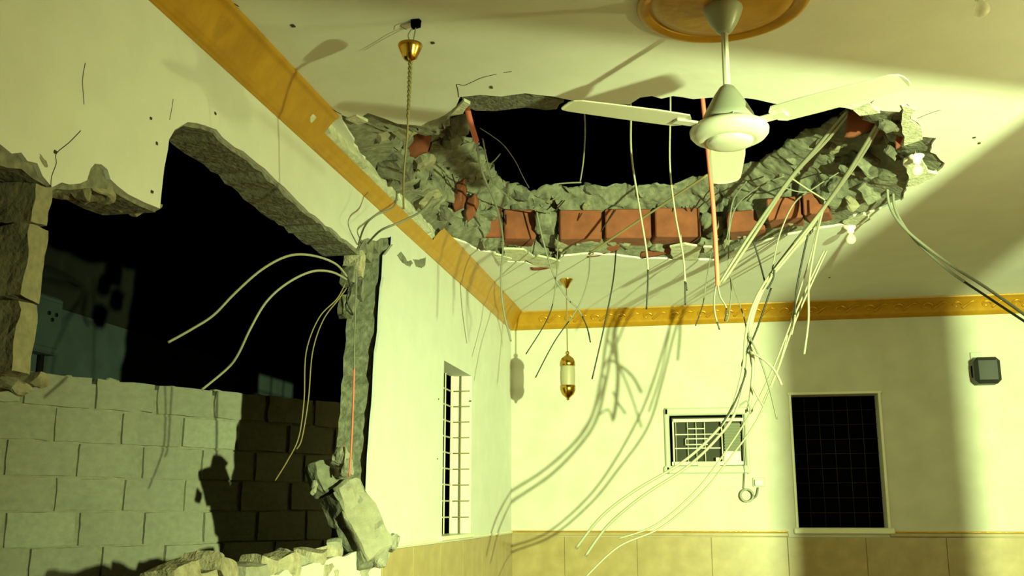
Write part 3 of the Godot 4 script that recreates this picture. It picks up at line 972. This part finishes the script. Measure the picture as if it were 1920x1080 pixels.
func fan():
	var x := 0.127
	var z := -3.363
	var m := thing("ceiling_medallion", Vector3(x, YC, z), "round gilded plaster medallion on the ceiling above the fan", "medallion")
	var st := begin()
	lathe(st, Vector3(x, YC, z), [[0.300, 0.0], [0.302, -0.006], [0.296, -0.014], [0.280, -0.018], [0.266, -0.012], [0.258, -0.009]], 64)
	part("rim", st, M.gold_paint, m)
	st = begin()
	lathe(st, Vector3(x, YC, z), [[0.258, -0.009], [0.254, -0.003], [0.246, -0.003], [0.238, -0.012], [0.20, -0.014], [0.10, -0.022], [0.0, -0.024]], 64)
	part("dish", st, M.gold_paint, m)
	var t := thing("ceiling_fan", Vector3(x, YC - 0.02, z), "white three-bladed ceiling fan on a rod below the gilded medallion", "fan")
	var o := Vector3(x, YC, z)
	st = begin()
	lathe(st, o, [[0.066, -0.022], [0.068, -0.03], [0.062, -0.05], [0.046, -0.085], [0.028, -0.112], [0.018, -0.122], [0.0, -0.123]], 32)
	part("canopy", st, M.fan_grey, t)
	st = begin()
	tube(st, [o + Vector3(0, -0.10, 0), o + Vector3(0, -0.35, 0)], 0.0125, 16)
	part("rod", st, M.fan_white, t)
	st = begin()
	lathe(st, o, [[0.018, -0.318], [0.026, -0.324], [0.044, -0.350], [0.066, -0.390], [0.084, -0.425], [0.090, -0.442], [0.088, -0.448], [0.0, -0.444]], 40)
	part("motor_cone", st, M.fan_grey, t)
	st = begin()
	lathe(st, o, [[0.070, -0.442], [0.082, -0.448], [0.082, -0.464], [0.070, -0.466]], 40)
	part("motor_gap", st, M.fan_dark, t)
	for k in 6:
		st = begin()
		var a := TAU * k / 6.0 + 0.4
		tube(st, [o + Vector3(cos(a) * 0.083, -0.446, sin(a) * 0.083), o + Vector3(cos(a) * 0.088, -0.464, sin(a) * 0.088)], 0.006, 8)
		part("bolt", st, M.fan_grey, t)
	st = begin()
	lathe(st, o, [[0.05, -0.460], [0.110, -0.461], [0.127, -0.468], [0.134, -0.480], [0.132, -0.494], [0.121, -0.507], [0.104, -0.516], [0.088, -0.520], [0.084, -0.518], [0.0, -0.516]], 48)
	part("motor_housing", st, M.fan_white, t)
	st = begin()
	lathe(st, o, [[0.078, -0.514], [0.079, -0.524], [0.072, -0.532], [0.045, -0.538], [0.0, -0.540]], 40)
	part("cap", st, M.fan_white, t)
	for a in [90.0, -30.0, -150.0]:
		blade(t, o + Vector3(0, -0.468, 0), deg_to_rad(a))

func hanging_lamps():
	# the cup and cord left from a pendant, near the camera
	var h := pc(778, 40)
	var p := thing("pendant_cup", h - Vector3(0, 0.9, 0), "small brass cup on a twisted cord hanging from a torn ceiling hook", "pendant lamp")
	var st := begin(false)
	rough_box(st, h + Vector3(0, -0.008, 0), Vector3(0.018, 0, 0), Vector3(0, 0.022, 0), Vector3(0, 0, 0.02), 0.012, 3, 6.0, 2.0, 0.4)
	part("hook_box", st, M.soot, p)
	for s in [-1.0, 1.0]:
		st = begin()
		tube(st, curve([h + Vector3(0.004 * s, -0.02, 0), h + Vector3(-0.012 + 0.012 * s, -0.05, 0), h + Vector3(-0.012 + 0.008 * s, -0.075, 0), h + Vector3(-0.012 + 0.009 * s, -0.115, 0)], 5), 0.0022, 6)
		part("link", st, M.wire_grey, p)
	st = begin()
	tube(st, curve([h + Vector3(0.01, 0, 0.01), h + Vector3(-0.03, -0.01, 0.01), h + Vector3(-0.055, -0.012, 0), h + Vector3(-0.03, -0.03, 0)], 6), 0.0018, 6)
	part("loose_wire", st, M.wire_grey, p)
	var c := at(769, 92, 3.53)
	st = begin()
	lathe(st, c, [[0.036, 0.014], [0.042, 0.016], [0.043, 0.012], [0.038, -0.002], [0.030, -0.020], [0.024, -0.034], [0.018, -0.041], [0.006, -0.044], [0.0, -0.044]], 32)
	part("cup", st, M.brass, p)
	st = begin()
	var pts := []
	for k in 44:
		var f := k / 43.0
		var q := at(769.5 - 4.5 * f, 114 + 108 * f, 3.53 + 0.01 * f)
		pts.append(q + Vector3(sin(k * 0.9), 0, cos(k * 0.9)) * 0.0045 * (1.0 - f * 0.5))
	tube(st, pts, 0.0045, 6)
	pts.clear()
	for k in 44:
		var f := k / 43.0
		var q := at(769.5 - 4.5 * f, 114 + 108 * f, 3.53 + 0.01 * f)
		pts.append(q - Vector3(sin(k * 0.9), 0, cos(k * 0.9)) * 0.0045 * (1.0 - f * 0.5))
	tube(st, pts, 0.0045, 6)
	part("twisted_cord", st, M.cord, p)
	st = begin()
	tube(st, curve([at(765, 220, 3.54), at(763, 260, 3.55), at(757, 330, 3.56), at(757, 392, 3.56)], 6), 0.0035, 6)
	part("cord", st, M.cord, p)
	# the lantern hung in the far corner
	var r := pc(1062, 524)
	var l := thing("lantern", r - Vector3(0, 0.95, 0), "slim brass and frosted glass lantern hanging in the far corner", "lantern")
	st = begin()
	lathe(st, r, [[0.052, 0.0], [0.050, -0.008], [0.030, -0.035], [0.014, -0.065], [0.006, -0.072], [0.0, -0.072]], 24)
	part("ceiling_rose", st, M.brass, l)
	st = begin()
	tube(st, [r + Vector3(0, -0.06, 0), r + Vector3(0, -0.57, 0)], 0.005, 6)
	part("cord", st, M.cord, l)
	var b := r + Vector3(0, -0.57, 0)
	st = begin()
	lathe(st, b, [[0.012, 0.004], [0.016, -0.010], [0.010, -0.022], [0.022, -0.030], [0.045, -0.048], [0.058, -0.075], [0.060, -0.105], [0.056, -0.110], [0.0, -0.108]], 28)
	part("top_cap", st, M.brass, l)
	st = begin()
	lathe(st, b, [[0.054, -0.108], [0.057, -0.16], [0.057, -0.21], [0.054, -0.258]], 28)
	part("glass", st, M.frosted, l)
	st = begin()
	lathe(st, b, [[0.0, -0.254], [0.056, -0.256], [0.060, -0.262], [0.058, -0.292], [0.045, -0.325], [0.022, -0.345], [0.010, -0.352], [0.012, -0.362], [0.0, -0.372]], 28)
	part("bottom_cap", st, M.brass, l)
	# bulb holders on the ceiling, right
	for q in [[1718, 292, 1728, 305, "bare globe bulb in a white holder within the torn rim of the hole"], [1594, 424, 1608, 448, "bare globe bulb in a white holder just past the far right rim"], [1836, -22, 1836, -6, "bare bulb in a holder on the ceiling at the top edge"]]:
		var a := pc(q[0], q[1])
		var s := 0.5 if q[1] > 400 else 0.45
		var bl := thing("ceiling_bulb", a - Vector3(0, 0.14 * s, 0), q[4], "light bulb", "bulb holders on the ceiling")
		st = begin()
		lathe(st, a, [[0.085 * s, 0.0], [0.085 * s, -0.012 * s], [0.07 * s, -0.03 * s], [0.045 * s, -0.05 * s], [0.042 * s, -0.09 * s], [0.0, -0.095 * s]], 28)
		part("holder", st, M.porcelain, bl)
		st = begin()
		lathe(st, a, [[0.026 * s, -0.088 * s], [0.028 * s, -0.11 * s], [0.05 * s, -0.135 * s], [0.062 * s, -0.17 * s], [0.055 * s, -0.205 * s], [0.03 * s, -0.23 * s], [0.0, -0.236 * s]], 28)
		part("bulb", st, M.bulb_glass, bl)

func wall_things():
	# black box loudspeaker on its bracket
	var lo := pb(1820, 724)
	var hi := pb(1864, 674)
	var s := thing("wall_speaker", Vector3((lo.x + hi.x) / 2.0, lo.y, ZB), "black rounded loudspeaker on a white bracket high on the back wall", "loudspeaker")
	var st := begin(false)
	bevel_box(st, Vector3((lo.x + hi.x) / 2.0, (lo.y + hi.y) / 2.0, ZB + 0.10), Vector3((hi.x - lo.x) / 2.0, 0, 0), Vector3(0, (hi.y - lo.y) / 2.0, 0), Vector3(0, 0, 0.09), 0.03)
	part("case", st, M.speaker, s)
	box_part("slot", Vector3(lo.x - 0.004, lo.y + 0.06, ZB + 0.07), Vector3(lo.x + 0.01, hi.y - 0.06, ZB + 0.10), M.soot, s)
	box_part("bracket", pb(1819, 676), pb(1838, 661) + Vector3(0, 0, 0.03), M.ac_board, s, 0.004)
	# flex of the air conditioner: coil and socket
	var c := thing("power_cord", pb(1402, 925), "coiled flex hanging from the air conditioner to its socket", "cord")
	st = begin()
	tube(st, curve([pb(1394, 872, 0.03), pb(1396, 885, 0.03), pb(1395, 905, 0.02), pb(1394, 916, 0.02)], 5), 0.007, 7)
	part("flex", st, M.wire_grey, c)
	for k in 3:
		st = begin()
		var pts := []
		var ce := pb(1400.5, 929, 0.02 + 0.012 * k)
		for i in 25:
			var a := TAU * i / 24.0
			pts.append(ce + Vector3(cos(a) * 0.052, sin(a) * 0.050, 0.004 * sin(a * 2.0)))
		tube(st, pts, 0.009, 7)
		part("coil", st, M.wire_grey if k == 0 else M.wire_pale, c)
	st = begin()
	tube(st, curve([pb(1408, 937, 0.03), pb(1418, 930, 0.03), pb(1422, 914, 0.03)], 6), 0.007, 7)
	part("flex", st, M.wire_grey, c)
	var o := thing("wall_socket", pb(1422, 914), "white socket beside the coiled flex below the air conditioner", "socket")
	box_part("plate", pb(1412, 913), pb(1434, 895) + Vector3(0, 0, 0.02), M.ac_board, o, 0.006)
	box_part("plug", pb(1415, 911) + Vector3(0, 0, 0.02), pb(1430, 899) + Vector3(0, 0, 0.05), M.cream_enamel, o, 0.006)

func rubble():
	# the big fallen piece of blockwork leaning on the foot of the column
	var a := at(610, 874, 5.16)
	var b := at(698, 1050, 5.05)
	var ax := (b - a)
	var len := ax.length()
	ax = ax.normalized()
	var e1 := ax.cross(Vector3(0.0, 0.0, 1.0)).normalized()
	if e1.x < 0: e1 = -e1
	var e2 := ax.cross(e1).normalized()
	if e2.z < 0: e2 = -e2
	var right := (e1 * 0.77 + e2 * 0.64).normalized()
	var left := (e2 * 0.77 - e1 * 0.64).normalized()
	var t := thing("fallen_masonry", b, "large broken lump of blockwork leaning at the foot of the bare column", "rubble")
	var st: SurfaceTool
	var cuts := [[-0.03, 0.125], [0.135, 0.31], [0.318, len + 0.02]]
	for k in 3:
		var c: float = (cuts[k][0] + cuts[k][1]) / 2.0
		var hl: float = (cuts[k][1] - cuts[k][0]) / 2.0
		st = begin(false)
		rough_box(st, a + ax * c - e1 * [0.015, 0.0, -0.004][k], ax * hl, right * [0.066, 0.084, 0.09][k], left * [0.076, 0.086, 0.09][k], 0.045, 8, 2.5, k * 5.0 + 1.0, 0.22)
		part("block", st, M.concrete, t)
	# the plastered face, still on
	st = begin(false)
	rough_box(st, a + ax * (len * 0.62) + right * 0.098, ax * len * 0.38, right * 0.018, left * 0.080, 0.035, 10, 3.0, 9.0, 0.2)
	part("plaster_face", st, M.mortar, t)
	for q in [[640, 858, 0.035], [650, 880, 0.03], [590, 912, 0.02], [712, 1040, 0.045], [676, 1062, 0.04], [735, 1020, 0.03]]:
		st = begin(false)
		rough_box(st, at(q[0], q[1], 5.05), Vector3(q[2], 0, 0.01), Vector3(0.01, q[2] * 1.3, 0), Vector3(0, 0.01, q[2]), 0.03, 5, 5.0, q[0], 0.5)
		part("crumb", st, M.block, t)
	# pieces lying on the broken sill
	var list := [[322, 1074, 34, 22, 0.2, "leftmost rounded lump on the broken sill"], [392, 1062, 44, 22, -0.38, "tilted rectangular block piece on the broken sill"], [455, 1068, 36, 16, 0.1, "flat pale piece next to the tilted block on the sill"], [488, 1052, 24, 14, -0.15, "small stone perched behind the flat pale piece"], [512, 1060, 30, 24, 0.15, "squarish block end in the middle of the sill"], [546, 1056, 20, 26, -0.2, "grey mortar lump between the sill blocks"], [578, 1036, 26, 14, 0.1, "upper rounded stone on the right of the sill"], [610, 1034, 24, 12, -0.1, "small stone beside the spike of rubble"], [630, 1026, 10, 22, 0.25, "thin upright spike of rubble by the fallen lump"], [598, 1064, 52, 22, 0.06, "long pale block along the right of the sill"], [662, 1082, 26, 14, 0.3, "low stone under the fallen lump"], [728, 1066, 14, 24, -0.25, "upright splinter of plaster right of the fallen lump"], [752, 1044, 18, 14, 0.1, "small plaster piece on the moulding by the column"], [345, 1090, 40, 20, 0.0, "half hidden block at the lower left of the sill"], [430, 1092, 60, 18, 0.02, "half hidden block in the lowest course of the sill"], [530, 1094, 50, 18, 0.0, "half hidden block below the squarish block end"]]
	for k in list.size():
		var q: Array = list[k]
		var c := pl(q[0], q[1] + 8, -0.08)
		var d := -(look.inverse() * (c - EYE)).z
		var sx: float = q[2] / FOCAL * d * 1.25
		var sy: float = q[3] / FOCAL * d
		var turn := Basis.from_euler(Vector3(q[4], rng.randf_range(-0.4, 0.4), rng.randf_range(-0.15, 0.15)))
		var o := thing("rubble_piece", c - Vector3(0, sy, 0), q[5], "rubble", "rubble on the broken sill")
		st = begin(false)
		rough_box(st, c, turn.x * minf(0.075, sx * 0.9), turn.y * sy, turn.z * sx, minf(sx, sy) * 0.7, 6, 3.0, k * 2.3, 0.22)
		part("stone", st, M.rubble if k % 3 != 2 else M.block_pale, o)

# wires: [name, label, radius, material, points [x, y, depth] ...]; optional dark end
func wire(called: String, label: String, r: float, m: Material, l: Array, tip := 0.0, pair := 0.0):
	var pts := []
	for q in l:
		pts.append(at(q[0], q[1], q[2]) if q[2] > 0.0 else pc(q[0], q[1], -q[2]) + Vector3(0, 0, 0.03))
	var o := thing(called, pts[pts.size() - 1], label, "wire", "cut wires and conduits")
	var c := curve(pts, 7)
	r *= 0.82
	var offs := [0.0] if pair == 0.0 else [-pair, pair]
	for e in offs:
		var run := []
		for i in c.size():
			run.append(c[i] + Vector3(e, 0, e * 0.4) * (1.0 + 0.6 * sin(i * 0.35)))
		var split := int(run.size() * (1.0 - tip))
		var st := begin()
		tube(st, run.slice(0, maxi(split, 2)), r, 7)
		part("strand" if pair != 0.0 else "sleeve", st, m, o)
		if tip > 0.0:
			st = begin()
			tube(st, run.slice(maxi(split - 1, 0)), r * 0.85, 7)
			part("bare_end", st, M.wire_dark, o)

func wires():
	var pale: Material = M.wire_pale
	var grey: Material = M.wire_grey
	var dark: Material = M.wire_dark
	# hung from the near edge of the hole
	wire("hanging_wire", "short bent wire hanging free in the black opening left of the fan", 0.004, grey, [[1094, 184, -0.04], [1096, 215, 4.47], [1097, 250, 4.47], [1094, 300, 4.45], [1088, 340, 4.43]])
	wire("hanging_wire", "flat offcut lying on the upper edge below the short bent wire", 0.006, grey, [[1042, 345, 6.2], [1065, 343, 6.2], [1090, 342, 6.2]])
	wire("hanging_wire", "pale wire hanging left of the fan motor, dark at its tip", 0.0055, pale, [[1183, 186, -0.04], [1183, 215, 4.48], [1184, 290, 4.46], [1199, 390, 4.42], [1212, 470, 4.4], [1215, 520, 4.38], [1212, 580, 4.36]], 0.2)
	wire("hanging_wire", "second pale wire left of the fan motor ending in two dark tips", 0.005, pale, [[1257, 174, -0.04], [1257, 205, 4.47], [1256, 310, 4.44], [1266, 400, 4.42], [1280, 475, 4.4], [1284, 520, 4.38], [1285, 572, 4.36]], 0.12)
	wire("hanging_wire", "short dark wire beside the second pale wire tip", 0.004, grey, [[1276, 440, 4.41], [1283, 500, 4.4], [1288, 545, 4.39]], 0.2)
	wire("conduit", "pink plastic conduit hanging straight down behind the fan", 0.0125, M.pink, [[1315, 170, -0.05], [1320, 210, 4.47], [1328, 290, 4.45], [1338, 400, 4.42], [1346, 536, 4.38]])
	wire("hanging_wire", "dark wire curling out of the lower end of the pink conduit", 0.005, grey, [[1345, 526, 4.38], [1350, 555, 4.38], [1362, 578, 4.37], [1359, 602, 4.36]], 0.3)
	wire("hanging_wire", "grey wire hooked below the pink conduit", 0.005, grey, [[1345, 524, 4.385], [1339, 560, 4.39], [1341, 590, 4.39], [1349, 618, 4.39]], 0.15)
	wire("conduit", "straight pale conduit lying aslant across the clay blocks", 0.009, M.cord, [[1326, 328, 5.8], [1215, 402, 6.2], [1104, 476, 6.6]])
	wire("conduit", "pink conduit stub at the near left corner of the hole", 0.017, M.pink, [[872, 182, 4.6], [880, 220, 4.75], [893, 264, 4.95]])
	wire("hanging_wire", "long grey wire from the pink stub down towards the far corner", 0.008, grey, [[893, 262, 4.95], [905, 325, 5.5], [930, 385, 6.1], [943, 450, 6.5], [939, 520, 6.6], [944, 580, 6.62], [958, 640, 6.65]])
	wire("hanging_wire", "thin grey wire along the left slope of the hole", 0.005, grey, [[905, 260, 5.0], [918, 320, 5.5], [932, 350, 5.9], [980, 385, 6.4], [1030, 400, 6.7]])
	wire("hanging_wire", "thin looping wire in the dark left end of the opening", 0.003, grey, [[900, 240, 5.1], [940, 268, 5.3], [965, 300, 5.5], [980, 330, 5.7], [992, 352, 6.1]])
	wire("hanging_wire", "short pale curl in the dark left end of the opening", 0.004, pale, [[938, 288, 5.3], [928, 300, 5.4], [918, 308, 5.5]])
	wire("hanging_wire", "grey wire falling past the ceiling rose of the lantern", 0.007, grey, [[1006, 395, 6.7], [1018, 450, 6.7], [1040, 520, 6.72], [1066, 562, 6.74], [1084, 580, 6.76], [1100, 612, 6.78], [1107, 642, 6.8]], 0.25)
	wire("hanging_wire", "dark curved wire ending left of the lantern glass", 0.0055, grey, [[1106, 470, 6.7], [1103, 520, 6.6], [1084, 576, 6.55], [1040, 640, 6.5], [1004, 708, 6.5]], 0.35)
	wire("hanging_wire", "dark straight wire hanging right of the lantern", 0.006, dark, [[1155, 470, 6.7], [1149, 530, 6.6], [1131, 620, 6.55], [1110, 711, 6.5]])
	wire("hanging_wire", "dark thin wire swinging out left below the far rim", 0.0055, grey, [[1046, 440, 6.8], [1043, 520, 6.7], [1030, 590, 6.65], [986, 664, 6.6]], 0.4)
	wire("hanging_wire", "dark wire in front of the cornice left of the pink conduit", 0.005, grey, [[1334, 470, 6.5], [1324, 530, 6.4], [1318, 570, 6.4], [1304, 611, 6.4]], 0.4)
	wire("hanging_wire", "pale short wire over the cornice right of the pink conduit", 0.0055, grey, [[1368, 500, 6.3], [1371, 545, 6.3], [1367, 590, 6.3], [1362, 604, 6.3]])
	wire("hanging_wire", "dark thin wire running from the rim down to the bundle", 0.005, grey, [[1366, 508, 6.3], [1378, 545, 6.25], [1396, 600, 6.2], [1404, 652, 6.15], [1410, 690, 6.1]])
	wire("hanging_wire", "short black wire sticking up beside the top of the bundle", 0.0065, dark, [[1412, 450, 6.2], [1424, 490, 6.2], [1434, 528, 6.15]])
	# the right side of the hole
	wire("conduit", "thick pale double conduit slanting down from the upper right edge", 0.012, pale, [[1594, 206, 5.2], [1540, 270, 5.5], [1482, 335, 5.8], [1416, 432, 6.1], [1352, 531, 6.2]], 0.0, 0.009)
	wire("conduit", "second pale conduit slanting from the torn right corner", 0.012, pale, [[1652, 226, 5.1], [1604, 305, 5.5], [1548, 385, 5.9], [1500, 450, 6.05], [1450, 512, 6.1]], 0.0, 0.006)
	wire("hanging_wire", "thin wire crossing under the two pale conduits", 0.006, pale, [[1484, 334, 5.8], [1515, 355, 5.85], [1552, 378, 5.9]])
	wire("hanging_wire", "second thin wire crossing under the two pale conduits", 0.005, grey, [[1470, 352, 5.9], [1510, 360, 5.9], [1545, 340, 5.9], [1575, 322, 5.9]])
	wire("hanging_wire", "grey wire curving from the dark right slope to the cornice", 0.006, grey, [[1400, 340, 6.2], [1375, 375, 6.3], [1366, 430, 6.35], [1358, 470, 6.4]])
	wire("hanging_wire", "second grey wire arching over the right clay blocks", 0.006, grey, [[1470, 330, 6.1], [1420, 352, 6.2], [1382, 385, 6.3], [1368, 430, 6.35], [1366, 500, 6.35]])
	wire("hanging_wire", "pale wire arching low over the right clay blocks", 0.006, pale, [[1530, 350, 6.0], [1490, 380, 6.15], [1462, 440, 6.2], [1448, 505, 6.15]])
	# the long bundle that falls in front of the back wall
	wire("hanging_wire", "outer white wire of the long bundle, reaching the lower left", 0.0105, pale, [[1520, 420, 6.2], [1446, 512, 6.12], [1412, 572, 6.08], [1398, 630, 6.05], [1393, 690, 6.0], [1372, 765, 6.0], [1340, 812, 6.0], [1280, 866, 6.0], [1190, 920, 6.05], [1128, 968, 6.1], [1080, 1028, 6.15]])
	wire("hanging_wire", "inner white wire of the long bundle, just under the outer one", 0.0105, pale, [[1530, 425, 6.22], [1450, 514, 6.16], [1418, 575, 6.12], [1404, 640, 6.08], [1398, 700, 6.02], [1380, 770, 6.0], [1348, 818, 6.0], [1290, 874, 6.02], [1205, 930, 6.06], [1140, 985, 6.12], [1098, 1042, 6.15]])
	wire("hanging_wire", "thick white wire in the middle of the bundle, cut above the air conditioner", 0.014, pale, [[1510, 430, 6.2], [1448, 511, 6.15], [1420, 560, 6.13], [1405, 620, 6.1], [1412, 680, 6.08], [1408, 740, 6.06], [1402, 772, 6.05]])
	wire("hanging_wire", "black wire twisted into the bundle above the air conditioner", 0.007, dark, [[1446, 540, 6.1], [1418, 620, 6.08], [1392, 680, 6.03], [1398, 700, 6.0], [1376, 758, 5.99], [1350, 800, 5.99]])
	wire("hanging_wire", "lower pale wire passing the right side of the air conditioner", 0.0075, pale, [[1545, 470, 6.2], [1490, 590, 6.25], [1450, 690, 6.3], [1410, 770, 6.35], [1350, 862, 6.4], [1300, 925, 6.4], [1230, 984, 6.4], [1160, 1010, 6.4]])
	wire("hanging_wire", "lowest pale wire sweeping down to the bottom of the picture", 0.0075, pale, [[1550, 470, 6.25], [1492, 600, 6.3], [1456, 700, 6.35], [1418, 790, 6.4], [1360, 870, 6.4], [1310, 930, 6.4], [1238, 990, 6.4], [1160, 1025, 6.35], [1098, 1082, 6.3]])
	wire("hanging_wire", "stiff white stub pointing right out of the bundle", 0.0095, pale, [[1408, 660, 6.0], [1432, 674, 5.98], [1452, 694, 5.97], [1466, 722, 5.96]])
	wire("hanging_wire", "long grey stub hanging right of the bundle", 0.007, grey, [[1402, 625, 6.05], [1424, 670, 6.0], [1442, 725, 6.0], [1457, 786, 6.0]])
	wire("hanging_wire", "short white stub over the corner of the air conditioner", 0.008, pale, [[1408, 720, 6.02], [1420, 742, 6.0], [1431, 761, 6.0]])
	wire("hanging_wire", "forked grey end above the air conditioner", 0.006, grey, [[1378, 768, 6.0], [1392, 757, 6.0], [1402, 753, 6.0], [1408, 776, 6.0]])
	wire("hanging_wire", "grey hook at the top of the bundle", 0.007, dark, [[1452, 506, 6.05], [1450, 520, 6.05], [1444, 534, 6.05], [1438, 542, 6.05]])
	wire("hanging_wire", "black wire turning pale, falling before the shaded cornice", 0.0075, dark, [[1520, 418, 6.2], [1508, 470, 6.2], [1494, 540, 6.2], [1490, 590, 6.2]])
	wire("hanging_wire", "pale wire tail under the black wire before the shaded cornice", 0.007, pale, [[1491, 570, 6.22], [1490, 600, 6.22], [1484, 628, 6.22]])
	wire("hanging_wire", "rightmost of the long pale wires before the shaded wall", 0.0085, pale, [[1548, 375, 6.0], [1532, 440, 6.1], [1517, 530, 6.15], [1516, 600, 6.15], [1508, 664, 6.15]])
	wire("hanging_wire", "thin pale wire leaning beside the rightmost long wire", 0.006, pale, [[1538, 400, 6.1], [1520, 480, 6.2], [1492, 570, 6.25], [1462, 680, 6.3], [1428, 760, 6.35]])
	wire("cable", "heavy cable looping from the right rim out of the picture", 0.010, grey, [[1664, 330, 5.8], [1668, 385, 5.8], [1700, 432, 5.7], [1776, 492, 5.5], [1850, 540, 5.3], [1935, 600, 5.1]])
	wire("cable", "lower of the two heavy cables looping right, dark coated", 0.010, grey, [[1676, 335, 5.85], [1678, 390, 5.82], [1712, 446, 5.7], [1780, 508, 5.5], [1850, 556, 5.3], [1935, 612, 5.1]], 0.3)
	# left wall and column
	wire("hanging_wire", "grey wire rising from the column head over the cornice", 0.006, grey, [[672, 458, 5.15], [684, 424, 4.9], [704, 404, 4.85], [738, 388, 4.9], [744, 360, 5.0]])
	wire("hanging_wire", "second grey wire from the column head across the cornice", 0.007, grey, [[690, 456, 5.2], [714, 432, 4.95], [752, 416, 4.95], [790, 396, 5.1], [812, 370, 5.3]])
	wire("hanging_wire", "upper white wire arching out through the broken wall", 0.007, pale, [[650, 518, 4.9], [628, 494, 4.75], [585, 479, 4.6], [540, 480, 4.45], [490, 506, 4.35], [440, 550, 4.25], [400, 591, 4.2], [358, 618, 4.15], [315, 642, 4.1]])
	wire("hanging_wire", "lower white wire arching out through the broken wall", 0.007, pale, [[650, 524, 4.9], [622, 510, 4.75], [585, 509, 4.6], [540, 530, 4.5], [500, 565, 4.45], [470, 615, 4.4], [446, 665, 4.4], [425, 692, 4.4], [378, 731, 4.35]])
	wire("hanging_wire", "thin brown wire drooping left of the column", 0.004, M.cord, [[648, 530, 4.95], [632, 560, 4.9], [598, 596, 4.85], [574, 660, 4.8], [570, 750, 4.8], [560, 820, 4.8], [540, 862, 4.8], [516, 901, 4.8]])
	wire("hanging_wire", "second thin brown wire drooping left of the column", 0.004, M.cord, [[650, 540, 4.95], [634, 562, 4.9], [606, 600, 4.88], [586, 660, 4.85], [578, 750, 4.82], [566, 822, 4.82], [556, 842, 4.82]])
	wire("conduit", "thin pink conduit running down the face of the column", 0.006, M.pink, [[664, 690, 4.98], [662, 760, 4.96], [659, 830, 4.95], [655, 893, 4.94]])
	wire("hanging_wire", "dark wire down the upper face of the column", 0.004, grey, [[668, 505, 5.0], [667, 560, 5.0], [665, 630, 4.99], [664, 695, 4.98]])
	wire("hanging_wire", "tangle of wire at the head of the column", 0.005, dark, [[650, 515, 4.92], [658, 545, 4.94], [648, 575, 4.95], [662, 590, 4.95], [650, 560, 4.93], [664, 530, 4.95]])
